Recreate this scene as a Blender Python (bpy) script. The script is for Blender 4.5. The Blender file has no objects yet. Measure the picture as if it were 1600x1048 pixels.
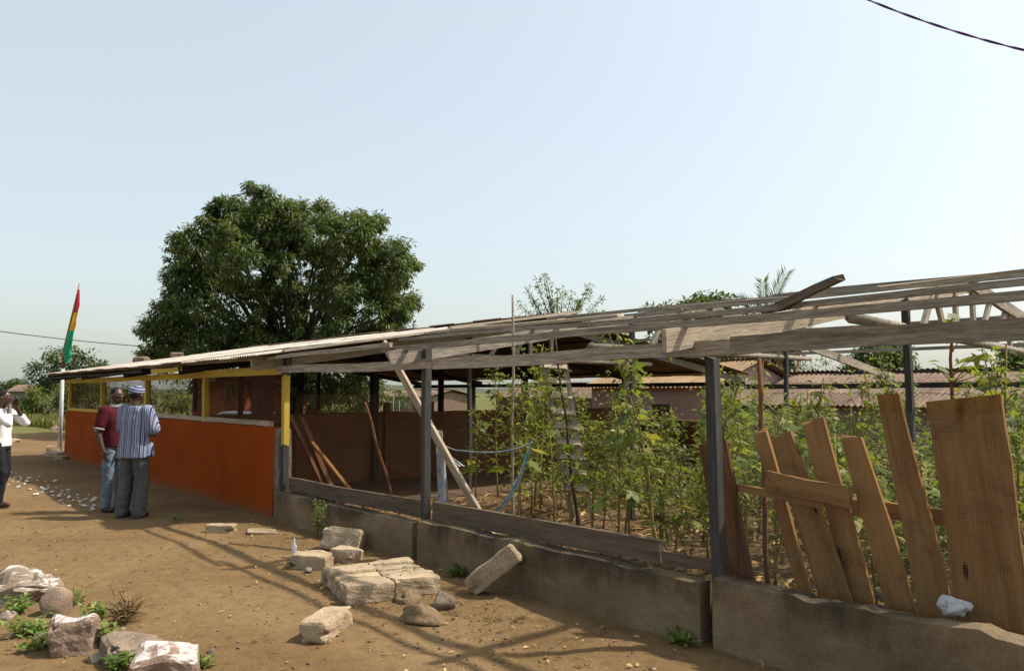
import bpy, bmesh, math, random
import numpy as np
from mathutils import Vector, Matrix, noise

# ------------------------------------------------------------------ camera, sky, sun, exposure
SC = bpy.context.scene
COL = SC.collection
F_PX, YAW, PITCH, CAM_H = 1215.0, math.radians(40.85), math.radians(4.16), 1.65
FWD_H = Vector((-math.cos(YAW), math.sin(YAW), 0))
RIGHT = Vector((FWD_H.y, -FWD_H.x, 0))
FWD = FWD_H * math.cos(PITCH) + Vector((0, 0, math.sin(PITCH)))
UP = RIGHT.cross(FWD)
CAM = Vector((0, 0, CAM_H))
cam = bpy.data.objects.new('camera', bpy.data.cameras.new('camera'))
COL.objects.link(cam)
cam.data.sensor_width = 36.0
cam.data.lens = F_PX / 1600 * 36.0
cam.data.clip_start = 0.05
cam.data.clip_end = 5000
cam.matrix_world = Matrix.Translation(CAM) @ Matrix((RIGHT, UP, -FWD)).transposed().to_4x4()
SC.camera = cam

SUN_DIR = Vector((0.40, 0.63, 1.0)).normalized()          # towards the sun
SUN_EL = math.asin(SUN_DIR.z)
SUN_AZ = math.atan2(SUN_DIR.x, SUN_DIR.y)                 # clockwise from +Y
world = bpy.data.worlds.new('World')
SC.world = world
world.use_nodes = True
wn = world.node_tree
wn.nodes.clear()
sky = wn.nodes.new('ShaderNodeTexSky')
sky.sky_type = 'NISHITA'
sky.sun_disc = False
sky.sun_elevation = SUN_EL
sky.sun_rotation = SUN_AZ
sky.altitude = 100
sky.air_density = 1.0
sky.dust_density = 4.5
sky.ozone_density = 1.5
wbg = wn.nodes.new('ShaderNodeBackground')
wbg.inputs['Strength'].default_value = 0.15
wout = wn.nodes.new('ShaderNodeOutputWorld')
whs = wn.nodes.new('ShaderNodeMix'); whs.data_type = 'RGBA'          # humid, milky air: the same veil over the whole sky
whs.inputs[0].default_value = 0.34
whs.inputs[7].default_value = (6.7, 7.1, 6.4, 1)
wn.links.new(sky.outputs[0], whs.inputs[6])
wn.links.new(whs.outputs[2], wbg.inputs['Color'])
wn.links.new(wbg.outputs[0], wout.inputs['Surface'])
sun = bpy.data.objects.new('sun', bpy.data.lights.new('sun', 'SUN'))
COL.objects.link(sun)
sun.data.energy = 5.0
sun.data.angle = math.radians(1.3)
sun.data.color = (1.0, 0.92, 0.80)
sun.rotation_euler = SUN_DIR.to_track_quat('Z', 'Y').to_euler()
sun.location = (0, 0, 30)
SC.view_settings.view_transform = 'Standard'
SC.view_settings.look = 'None'
SC.view_settings.gamma = 1.0
SC.view_settings.use_curve_mapping = False
SC.view_settings.exposure = 0.37
SC.cycles.max_bounces = 6
SC.cycles.diffuse_bounces = 3
SC.cycles.transparent_max_bounces = 6

# ------------------------------------------------------------------ points in the place, measured from the picture
def ray(x, y):
    return FWD + RIGHT * ((x - 800) / F_PX) - UP * ((y - 524) / F_PX)
def at(x, y, Y):            # on the plane Y (parallel to the long wall)
    r = ray(x, y); return CAM + r * (Y / r.y)
def atX(x, y, X):
    r = ray(x, y); return CAM + r * (X / r.x)
def atd(x, y, d):           # at a depth d
    return CAM + ray(x, y) * d
def gnd(x, y, z=0.0):       # on the ground
    r = ray(x, y); return CAM + r * ((z - CAM_H) / r.z)

RNG = random.Random(7)
NP = np.random.default_rng(11)

# ------------------------------------------------------------------ object helpers
PM = {}
KIDS = {}
def tag(o, label=None, cat=None, group=None, kind=None):
    if label: o['label'] = label
    if cat: o['category'] = cat
    if group: o['group'] = group
    if kind: o['kind'] = kind
    return o
def attach(o, parent):
    if parent is not None:
        o.parent = parent
        KIDS.setdefault(parent.name, []).append(o)
        o.matrix_parent_inverse = PM.get(parent.name, Matrix()).inverted()
def empty(name, loc=(0, 0, 0), rz=0.0):
    o = bpy.data.objects.new(name, None)
    COL.objects.link(o)
    o.empty_display_size = 0.1
    o.matrix_basis = Matrix.Translation(Vector(loc)) @ Matrix.Rotation(rz, 4, 'Z')
    PM[o.name] = o.matrix_basis.copy()
    return o
def thing(name, label, cat, loc=(0, 0, 0), group=None, rz=0.0):
    return tag(empty(name, loc, rz), label, cat, group)
def link(name, me, parent=None, M=None):
    o = bpy.data.objects.new(name, me)
    COL.objects.link(o)
    if M is not None: o.matrix_basis = M
    w = M.copy() if M is not None else Matrix()
    PM[o.name] = w
    attach(o, parent)
    return o
def mesh(name, verts, faces, mat=None, smooth=False):
    me = bpy.data.meshes.new(name)
    me.from_pydata([tuple(v) for v in verts], [], faces)
    if mat: me.materials.append(mat)
    if smooth: me.polygons.foreach_set('use_smooth', [True] * len(me.polygons))
    me.update()
    return me
def mk(name, verts, faces, mat=None, parent=None, M=None, smooth=False):
    return link(name, mesh(name, verts, faces, mat, smooth), parent, M)
def tri_mesh(name, V, Fc, mat, var=None, smooth=False):
    """numpy verts (n,3) and faces (m,k) of one size; var: a value per face kept as an attribute"""
    me = bpy.data.meshes.new(name)
    V = np.ascontiguousarray(V, dtype=np.float32); Fc = np.ascontiguousarray(Fc, dtype=np.int32)
    k = Fc.shape[1]
    me.vertices.add(len(V)); me.vertices.foreach_set('co', V.ravel())
    me.loops.add(Fc.size); me.loops.foreach_set('vertex_index', Fc.ravel())
    me.polygons.add(len(Fc))
    me.polygons.foreach_set('loop_start', np.arange(0, Fc.size, k, dtype=np.int32))
    me.polygons.foreach_set('loop_total', np.full(len(Fc), k, dtype=np.int32))
    if smooth: me.polygons.foreach_set('use_smooth', np.ones(len(Fc), dtype=bool))
    me.materials.append(mat)
    if var is not None:
        a = me.attributes.new('var', 'FLOAT', 'FACE')
        a.data.foreach_set('value', np.ascontiguousarray(var, dtype=np.float32))
    me.update(calc_edges=True)
    me.validate()
    return me

# ------------------------------------------------------------------ materials
def nodes_of(name):
    m = bpy.data.materials.new(name); m.use_nodes = True
    nt = m.node_tree
    return m, nt, nt.nodes['Principled BSDF'], nt.nodes['Material Output']
def N(nt, kind, **kw):
    n = nt.nodes.new(kind)
    for k, v in kw.items():
        if k.startswith('i_'):
            key = k[2:]
            n.inputs[int(key) if key.isdigit() else key].default_value = v
        else: setattr(n, k, v)
    return n
def ramp(nt, stops, interp='LINEAR'):
    r = nt.nodes.new('ShaderNodeValToRGB')
    r.color_ramp.interpolation = interp
    el = r.color_ramp.elements
    while len(el) < len(stops): el.new(0.5)
    for e, (p, c) in zip(el, stops):
        e.position = p; e.color = (c[0], c[1], c[2], 1)
    return r
def mixc(nt, a, b, fac, mode='MIX'):
    m = nt.nodes.new('ShaderNodeMix'); m.data_type = 'RGBA'; m.blend_type = mode
    for sock, v in ((m.inputs[0], fac), (m.inputs[6], a), (m.inputs[7], b)):
        if hasattr(v, 'is_output'): nt.links.new(v, sock)
        elif isinstance(v, (int, float)): sock.default_value = v
        else: sock.default_value = (v[0], v[1], v[2], 1)
    return m.outputs[2]
def coords(nt, scale=(1, 1, 1), offset=True):
    tc = N(nt, 'ShaderNodeTexCoord')
    mp = N(nt, 'ShaderNodeMapping'); mp.inputs['Scale'].default_value = scale
    nt.links.new(tc.outputs['Object'], mp.inputs['Vector'])
    if offset:
        oi = N(nt, 'ShaderNodeObjectInfo')
        mu = N(nt, 'ShaderNodeMath', operation='MULTIPLY', i_1=37.0)
        nt.links.new(oi.outputs['Random'], mu.inputs[0])
        cb = N(nt, 'ShaderNodeCombineXYZ')
        for i in range(3): nt.links.new(mu.outputs[0], cb.inputs[i])
        nt.links.new(cb.outputs[0], mp.inputs['Location'])
    return mp.outputs[0]
def noise_t(nt, vec, scale, detail=5, rough=0.6, dist=0.0):
    t = N(nt, 'ShaderNodeTexNoise')
    t.inputs['Scale'].default_value = scale; t.inputs['Detail'].default_value = detail
    t.inputs['Roughness'].default_value = rough; t.inputs['Distortion'].default_value = dist
    nt.links.new(vec, t.inputs['Vector'])
    return t.outputs['Fac']
def surf(name, stops, scale=3.0, stretch=(1, 1, 1), rough=0.9, bump=0.3, fine=40.0, fine_amt=0.35, rand=0.25, dist=0.3, bscale=None, spec=0.2, bdist=0.01, tone=0.62):
    stops = [(p, tuple(x * tone for x in c)) for p, c in stops]
    m, nt, b, out = nodes_of(name)
    v = coords(nt, stretch)
    n1 = noise_t(nt, v, scale, 6, 0.62, dist)
    r = ramp(nt, stops); nt.links.new(n1, r.inputs[0])
    n2 = noise_t(nt, v, fine, 4, 0.7)
    g = ramp(nt, [(0.3, (1 - fine_amt,) * 3), (0.7, (1 + fine_amt * 0.4,) * 3)]); nt.links.new(n2, g.inputs[0])
    c = mixc(nt, r.outputs[0], g.outputs[0], 1.0, 'MULTIPLY')
    oi = N(nt, 'ShaderNodeObjectInfo')
    rr = ramp(nt, [(0, (1 - rand,) * 3), (1, (1 + rand,) * 3)]); nt.links.new(oi.outputs['Random'], rr.inputs[0])
    c = mixc(nt, c, rr.outputs[0], 1.0, 'MULTIPLY')
    nt.links.new(c, b.inputs['Base Color'])
    b.inputs['Roughness'].default_value = rough
    b.inputs['Specular IOR Level'].default_value = spec
    if bump:
        nb = noise_t(nt, v, bscale or fine, 5, 0.65)
        bp = N(nt, 'ShaderNodeBump', i_Strength=bump, i_Distance=bdist)
        nt.links.new(nb, bp.inputs['Height']); nt.links.new(bp.outputs[0], b.inputs['Normal'])
    return m
def leaf_mat(name, stops, trans=0.35, rough=0.55, tint=(0.9, 1.0, 0.35), spec=0.35):
    m, nt, b, out = nodes_of(name)
    at_ = N(nt, 'ShaderNodeAttribute', attribute_name='var')
    oi = N(nt, 'ShaderNodeObjectInfo')
    ad = N(nt, 'ShaderNodeMath', operation='MULTIPLY_ADD', i_1=0.25)
    nt.links.new(oi.outputs['Random'], ad.inputs[0]); nt.links.new(at_.outputs['Fac'], ad.inputs[2])
    r = ramp(nt, stops); nt.links.new(ad.outputs[0], r.inputs[0])
    nt.links.new(r.outputs[0], b.inputs['Base Color'])
    b.inputs['Roughness'].default_value = rough
    b.inputs['Specular IOR Level'].default_value = spec
    tr = N(nt, 'ShaderNodeBsdfTranslucent')
    tc = mixc(nt, r.outputs[0], tint, 1.0, 'MULTIPLY')
    g = N(nt, 'ShaderNodeGamma', i_1=0.8); nt.links.new(tc, g.inputs[0])
    nt.links.new(g.outputs[0], tr.inputs['Color'])
    mx = N(nt, 'ShaderNodeMixShader', i_0=trans)
    nt.links.new(b.outputs[0], mx.inputs[1]); nt.links.new(tr.outputs[0], mx.inputs[2])
    nt.links.new(mx.outputs[0], out.inputs['Surface'])
    return m
def flat(name, c, rough=0.6, metal=0.0, spec=0.3):
    return surf(name, [(0.3, tuple(x * 0.85 for x in c)), (0.7, tuple(min(1, x * 1.1) for x in c))], 6, rough=rough, bump=0.1, fine=60, fine_amt=0.15, rand=0.05, spec=spec)

M = {}
M['wood_grey'] = surf('weathered_grey_wood', [(0.25, (0.10, 0.086, 0.070)), (0.5, (0.23, 0.197, 0.160)), (0.78, (0.34, 0.295, 0.24))], 2.2, (0.8, 9, 9), bump=0.6, fine=9, fine_amt=0.5, rand=0.22, dist=0.8, tone=1.35)
M['wood_pale'] = surf('sun_bleached_wood', [(0.25, (0.22, 0.18, 0.13)), (0.5, (0.40, 0.33, 0.24)), (0.8, (0.52, 0.44, 0.33))], 2.0, (0.8, 9, 9), bump=0.5, fine=9, fine_amt=0.4, rand=0.15, dist=0.8, tone=0.95)
def old_board():
    """sawn board: soft grain, water stains, knots, nail rust"""
    m, nt, b, out = nodes_of('old_sawn_board')
    v = coords(nt, (1, 1, 1)); vg = coords(nt, (0.5, 6, 6))
    n = noise_t(nt, vg, 2.0, 5, 0.55, 1.2)
    r = ramp(nt, [(0.25, (0.150, 0.074, 0.024)), (0.5, (0.225, 0.122, 0.043)), (0.8, (0.290, 0.170, 0.068))]); nt.links.new(n, r.inputs[0])
    st = noise_t(nt, v, 3.5, 6, 0.7, 0.6)
    g = ramp(nt, [(0.30, (0.45, 0.38, 0.33)), (0.45, (0.95, 0.93, 0.9)), (0.70, (1.12, 1.1, 1.08))]); nt.links.new(st, g.inputs[0])
    c = mixc(nt, r.outputs[0], g.outputs[0], 0.85, 'MULTIPLY')
    mp = coords(nt, (2.2, 7.0, 2.0))
    vo = N(nt, 'ShaderNodeTexVoronoi'); vo.inputs['Scale'].default_value = 1.0; nt.links.new(mp, vo.inputs['Vector'])
    kn = ramp(nt, [(0.06, (1, 1, 1)), (0.13, (0, 0, 0))]); nt.links.new(vo.outputs['Distance'], kn.inputs[0])
    c = mixc(nt, c, (0.035, 0.014, 0.006), kn.outputs[0])
    f = noise_t(nt, vg, 9, 4, 0.7)
    gf = ramp(nt, [(0.3, (0.86,) * 3), (0.7, (1.05,) * 3)]); nt.links.new(f, gf.inputs[0])
    c = mixc(nt, c, gf.outputs[0], 1.0, 'MULTIPLY')
    oi = N(nt, 'ShaderNodeObjectInfo'); rr = ramp(nt, [(0, (0.82, 0.80, 0.78)), (1, (1.15, 1.15, 1.15))]); nt.links.new(oi.outputs['Random'], rr.inputs[0])
    c = mixc(nt, c, rr.outputs[0], 1.0, 'MULTIPLY')
    nt.links.new(c, b.inputs['Base Color']); b.inputs['Roughness'].default_value = 0.9; b.inputs['Specular IOR Level'].default_value = 0.12
    bp = N(nt, 'ShaderNodeBump', i_Strength=0.4, i_Distance=0.006); nt.links.new(f, bp.inputs['Height']); nt.links.new(bp.outputs[0], b.inputs['Normal'])
    return m
M['wood_brown'] = old_board()
M['wood_sill'] = surf('dull_brown_board', [(0.22, (0.055, 0.040, 0.028)), (0.5, (0.115, 0.085, 0.058)), (0.8, (0.165, 0.125, 0.088))], 2.0, (0.6, 7, 7), bump=0.4, fine=8, fine_amt=0.3, rand=0.12, dist=1.0, tone=1.0)
M['wood_red'] = surf('reddish_brown_timber', [(0.25, (0.10, 0.045, 0.02)), (0.5, (0.22, 0.10, 0.045)), (0.8, (0.32, 0.16, 0.08))], 2.0, (0.8, 8, 8), bump=0.5, fine=9, fine_amt=0.4, rand=0.2)
M['wood_post'] = surf('grey_post_timber', [(0.25, (0.11, 0.106, 0.10)), (0.5, (0.18, 0.172, 0.160)), (0.8, (0.26, 0.248, 0.23))], 2.0, (0.7, 8, 8), bump=0.5, fine=9, fine_amt=0.4, rand=0.12, tone=0.36)
M['wood_dark'] = surf('dark_timber', [(0.25, (0.03, 0.024, 0.018)), (0.7, (0.10, 0.08, 0.06))], 2.0, (0.8, 8, 8), bump=0.5, fine=9, rand=0.2)  # plain dark timber tone
M['bark'] = surf('bark', [(0.25, (0.05, 0.04, 0.03)), (0.7, (0.16, 0.13, 0.10))], 3.0, (3, 3, 0.8), bump=0.8, fine=14, rand=0.1)
M['yellow'] = surf('flaking_yellow_paint', [(0.22, (0.20, 0.13, 0.04)), (0.36, (0.50, 0.34, 0.05)), (0.8, (0.60, 0.43, 0.07))], 2.4, (0.8, 6, 6), rough=0.75, bump=0.25, fine=14, fine_amt=0.3, rand=0.08, tone=0.95)
M['block'] = surf('sandcrete_block', [(0.25, (0.23, 0.165, 0.10)), (0.5, (0.40, 0.305, 0.20)), (0.8, (0.52, 0.415, 0.29))], 4.0, bump=0.9, fine=55, fine_amt=0.4, rand=0.15, bdist=0.015, tone=1.0)
M['stone'] = surf('brown_stone', [(0.25, (0.15, 0.105, 0.075)), (0.55, (0.29, 0.22, 0.16)), (0.8, (0.38, 0.31, 0.25))], 5.0, bump=0.8, fine=40, fine_amt=0.4, rand=0.2, bdist=0.015, tone=0.75)
M['clod'] = surf('earth_clod', [(0.25, (0.12, 0.078, 0.042)), (0.5, (0.19, 0.128, 0.072)), (0.8, (0.26, 0.185, 0.11))], 6.0, bump=1.0, fine=30, fine_amt=0.4, rand=0.1, bdist=0.02, tone=1.0)
M['pebble'] = surf('whitewashed_pebble', [(0.25, (0.48, 0.43, 0.38)), (0.6, (0.72, 0.70, 0.67))], 9.0, bump=0.4, fine=60, fine_amt=0.25, rand=0.15, tone=0.85)
M['brown_wall'] = surf('mud_brown_wall', [(0.25, (0.16, 0.070, 0.028)), (0.5, (0.24, 0.110, 0.048)), (0.8, (0.30, 0.150, 0.07))], 1.3, (1, 1, 3.0), bump=0.5, fine=30, rand=0.05, tone=0.62)
M['pink_wall'] = surf('faded_pink_render', [(0.25, (0.42, 0.29, 0.24)), (0.6, (0.58, 0.43, 0.37))], 1.2, bump=0.3, fine=25, rand=0.05, tone=0.62)
M['pink_pillar'] = surf('pink_brick_pillar', [(0.25, (0.30, 0.13, 0.11)), (0.6, (0.45, 0.22, 0.20))], 2, (1, 1, 8), bump=0.5, fine=20, rand=0.0)
M['rust_sheet'] = surf('rust_brown_roofing', [(0.22, (0.11, 0.065, 0.045)), (0.5, (0.25, 0.165, 0.115)), (0.8, (0.36, 0.26, 0.19))], 1.6, (1, 0.5, 1), rough=0.8, bump=0.2, fine=18, rand=0.28, tone=0.7)
M['tan_sheet'] = surf('tan_roofing', [(0.22, (0.26, 0.16, 0.08)), (0.6, (0.46, 0.31, 0.17))], 1.6, (1, 0.5, 1), rough=0.8, bump=0.2, fine=18, rand=0.12, tone=0.7)
M['roof_sheet'] = surf('weathered_pale_roofing', [(0.2, (0.30, 0.22, 0.16)), (0.42, (0.56, 0.49, 0.41)), (0.8, (0.70, 0.65, 0.58))], 1.1, (1.2, 0.5, 1), rough=0.7, bump=0.2, fine=14, fine_amt=0.3, rand=0.12, spec=0.3, tone=0.72)
M['red_house'] = surf('red_orange_render', [(0.25, (0.30, 0.075, 0.03)), (0.7, (0.42, 0.12, 0.05))], 1.5, bump=0.2, fine=20, rand=0.0)
M['mud_house'] = surf('mud_plaster', [(0.25, (0.28, 0.18, 0.13)), (0.7, (0.42, 0.30, 0.22))], 1.5, bump=0.3, fine=20, rand=0.05)
M['wire'] = surf('galvanised_wire', [(0.3, (0.36, 0.31, 0.26)), (0.7, (0.50, 0.45, 0.40))], 4, rough=0.6, bump=0, rand=0.0, tone=0.8)
M['wire_rust'] = surf('rusted_wire', [(0.3, (0.13, 0.05, 0.03)), (0.7, (0.22, 0.09, 0.05))], 4, rough=0.8, bump=0, rand=0.0)
M['straw'] = leaf_mat('dry_straw', [(0.0, (0.10, 0.06, 0.03)), (0.5, (0.22, 0.15, 0.07)), (1.0, (0.36, 0.28, 0.16))], 0.15, 0.8, (1, 0.8, 0.5), 0.1)
M['litter'] = leaf_mat('dry_leaf', [(0.0, (0.14, 0.075, 0.03)), (0.5, (0.30, 0.18, 0.07)), (1.0, (0.46, 0.33, 0.15))], 0.15, 0.8, (1, 0.8, 0.5), 0.1)
M['leaf_tree'] = leaf_mat('dark_tree_leaf', [(0.0, (0.028, 0.055, 0.016)), (0.5, (0.058, 0.095, 0.026)), (0.9, (0.110, 0.142, 0.038)), (1.0, (0.15, 0.155, 0.045))], 0.30)
M['leaf_far'] = leaf_mat('far_tree_leaf', [(0.0, (0.035, 0.055, 0.02)), (0.6, (0.065, 0.095, 0.03)), (1.1, (0.11, 0.14, 0.045))], 0.25)
M['leaf_bush'] = leaf_mat('bush_leaf', [(0.0, (0.05, 0.08, 0.015)), (0.6, (0.10, 0.14, 0.025)), (1.1, (0.17, 0.20, 0.04))], 0.35)
M['leaf_crop'] = leaf_mat('crop_leaf', [(0.0, (0.048, 0.082, 0.014)), (0.45, (0.098, 0.138, 0.020)), (0.85, (0.170, 0.190, 0.030)), (1.0, (0.26, 0.23, 0.045))], 0.45)
M['leaf_weed'] = leaf_mat('weed_leaf', [(0.0, (0.06, 0.11, 0.02)), (0.6, (0.12, 0.19, 0.035)), (1.1, (0.24, 0.27, 0.07))], 0.35)
M['leaf_dry'] = leaf_mat('dry_tuft_leaf', [(0.0, (0.06, 0.035, 0.015)), (1.1, (0.16, 0.10, 0.04))], 0.15)
M['grass'] = leaf_mat('field_grass', [(0.0, (0.09, 0.11, 0.03)), (0.6, (0.17, 0.18, 0.05)), (1.1, (0.30, 0.27, 0.10))], 0.3)
M['stem'] = surf('green_brown_stem', [(0.3, (0.24, 0.22, 0.06)), (0.7, (0.46, 0.36, 0.12))], 4, bump=0.2, fine=20, rand=0.2)
M['petal'] = leaf_mat('pale_yellow_petal', [(0.0, (0.70, 0.66, 0.32)), (1.0, (0.78, 0.74, 0.42))], 0.3)

def orange_wall():
    m, nt, b, out = nodes_of('orange_plaster')
    v = coords(nt)
    n = noise_t(nt, v, 0.9, 6, 0.6, 0.3)
    r = ramp(nt, [(0.25, (0.21, 0.036, 0.003)), (0.55, (0.275, 0.050, 0.004)), (0.8, (0.30, 0.062, 0.006))]); nt.links.new(n, r.inputs[0])
    f = noise_t(nt, v, 45, 4, 0.7)
    g = ramp(nt, [(0.3, (0.82,) * 3), (0.7, (1.06,) * 3)]); nt.links.new(f, g.inputs[0])
    c = mixc(nt, r.outputs[0], g.outputs[0], 1.0, 'MULTIPLY')
    vs = coords(nt, (2.2, 2.2, 0.35)); sk = noise_t(nt, vs, 2.2, 6, 0.65, 0.4)
    gs = ramp(nt, [(0.30, (0.72, 0.70, 0.68)), (0.48, (1, 1, 1)), (0.72, (1.14, 1.18, 1.3))]); nt.links.new(sk, gs.inputs[0])
    c = mixc(nt, c, gs.outputs[0], 0.3, 'MULTIPLY')
    # mud splashed up the foot of the wall, with a ragged edge
    tc = N(nt, 'ShaderNodeTexCoord'); sp = N(nt, 'ShaderNodeSeparateXYZ'); nt.links.new(tc.outputs['Object'], sp.inputs[0])
    s = noise_t(nt, v, 3.0, 6, 0.7)
    a = N(nt, 'ShaderNodeMath', operation='MULTIPLY_ADD', i_1=-0.35); nt.links.new(s, a.inputs[0]); nt.links.new(sp.outputs[2], a.inputs[2])
    rr = ramp(nt, [(0.0, (0.7,) * 3), (0.10, (0.25,) * 3), (0.25, (0, 0, 0))])
    a2 = N(nt, 'ShaderNodeMath', operation='ADD', i_1=0.17); nt.links.new(a.outputs[0], a2.inputs[0]); nt.links.new(a2.outputs[0], rr.inputs[0])
    c = mixc(nt, c, (0.15, 0.095, 0.055), rr.outputs[0])
    nt.links.new(c, b.inputs['Base Color']); b.inputs['Roughness'].default_value = 0.9; b.inputs['Specular IOR Level'].default_value = 0.06
    bp = N(nt, 'ShaderNodeBump', i_Strength=0.5, i_Distance=0.008); nb = noise_t(nt, v, 22, 6, 0.7)
    nt.links.new(nb, bp.inputs['Height']); nt.links.new(bp.outputs[0], b.inputs['Normal'])
    return m
M['orange'] = orange_wall()

def concrete_wall():
    m, nt, b, out = nodes_of('mouldy_cement_render')
    v = coords(nt)
    n = noise_t(nt, v, 1.8, 7, 0.65, 0.4)
    r = ramp(nt, [(0.25, (0.105, 0.074, 0.042)), (0.5, (0.18, 0.13, 0.077)), (0.8, (0.28, 0.212, 0.142))]); nt.links.new(n, r.inputs[0])
    f = noise_t(nt, v, 60, 4, 0.7)
    g = ramp(nt, [(0.3, (0.75,) * 3), (0.7, (1.1,) * 3)]); nt.links.new(f, g.inputs[0])
    c = mixc(nt, r.outputs[0], g.outputs[0], 1.0, 'MULTIPLY')
    # black mould runs from the top edge
    tc = N(nt, 'ShaderNodeTexCoord'); sp = N(nt, 'ShaderNodeSeparateXYZ'); nt.links.new(tc.outputs['Object'], sp.inputs[0])
    mp = N(nt, 'ShaderNodeMapping'); mp.inputs['Scale'].default_value = (1, 1, 0.25); nt.links.new(tc.outputs['Object'], mp.inputs[0])
    s = noise_t(nt, mp.outputs[0], 5.0, 7, 0.7, 0.3)
    s2 = noise_t(nt, v, 1.1, 3, 0.5)
    a = N(nt, 'ShaderNodeMath', operation='MULTIPLY_ADD', i_1=1.9, i_2=-0.62); nt.links.new(sp.outputs[2], a.inputs[0])
    a2 = N(nt, 'ShaderNodeMath', operation='ADD'); nt.links.new(a.outputs[0], a2.inputs[0]); nt.links.new(s, a2.inputs[1])
    a3 = N(nt, 'ShaderNodeMath', operation='MULTIPLY'); nt.links.new(a2.outputs[0], a3.inputs[0])
    rs = ramp(nt, [(0.38, (0.35,) * 3), (0.6, (1.15,) * 3)]); nt.links.new(s2, rs.inputs[0]); nt.links.new(rs.outputs[0], a3.inputs[1])
    rr = ramp(nt, [(0.40, (0, 0, 0)), (0.80, (0.75,) * 3)]); nt.links.new(a3.outputs[0], rr.inputs[0])
    c = mixc(nt, c, (0.016, 0.014, 0.012), rr.outputs[0])
    nt.links.new(c, b.inputs['Base Color']); b.inputs['Roughness'].default_value = 0.95; b.inputs['Specular IOR Level'].default_value = 0.15
    bp = N(nt, 'ShaderNodeBump', i_Strength=0.8, i_Distance=0.015); nb = noise_t(nt, v, 18, 7, 0.75)
    nt.links.new(nb, bp.inputs['Height']); nt.links.new(bp.outputs[0], b.inputs['Normal'])
    return m
M['concrete'] = concrete_wall()

def painted_top(name, base, limit=0.55):
    """stone with whitewash left on the faces that look up"""
    m, nt, b, out = nodes_of(name)
    v = coords(nt)
    n = noise_t(nt, v, 5, 6, 0.65)
    r = ramp(nt, base); nt.links.new(n, r.inputs[0])
    f = noise_t(nt, v, 50, 4, 0.7)
    g = ramp(nt, [(0.3, (0.7,) * 3), (0.7, (1.1,) * 3)]); nt.links.new(f, g.inputs[0])
    c = mixc(nt, r.outputs[0], g.outputs[0], 1.0, 'MULTIPLY')
    tc = N(nt, 'ShaderNodeTexCoord'); sp = N(nt, 'ShaderNodeSeparateXYZ'); nt.links.new(tc.outputs['Normal'], sp.inputs[0])
    k = noise_t(nt, v, 7 if limit < .49 else 11, 6, 0.75)
    a = N(nt, 'ShaderNodeMath', operation='MULTIPLY_ADD', i_1=0.9); nt.links.new(k, a.inputs[0]); nt.links.new(sp.outputs[2], a.inputs[2])
    rr = ramp(nt, [(0.80, (0, 0, 0)), (0.90, (0.92,) * 3)])
    dv = N(nt, 'ShaderNodeMath', operation='SUBTRACT', i_1=limit); nt.links.new(a.outputs[0], dv.inputs[0]); nt.links.new(dv.outputs[0], rr.inputs[0])
    c = mixc(nt, c, (0.46, 0.43, 0.41), rr.outputs[0])
    nt.links.new(c, b.inputs['Base Color']); b.inputs['Roughness'].default_value = 0.9; b.inputs['Specular IOR Level'].default_value = 0.2
    bp = N(nt, 'ShaderNodeBump', i_Strength=0.8, i_Distance=0.012); nt.links.new(f, bp.inputs['Height']); nt.links.new(bp.outputs[0], b.inputs['Normal'])
    return m
M['white_top'] = painted_top('whitewashed_stone', [(0.25, (0.17, 0.115, 0.08)), (0.7, (0.31, 0.225, 0.17))], 0.49)
M['white_bits'] = painted_top('whitewashed_rubble', [(0.25, (0.15, 0.115, 0.08)), (0.7, (0.30, 0.24, 0.18))], 0.53)

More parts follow.
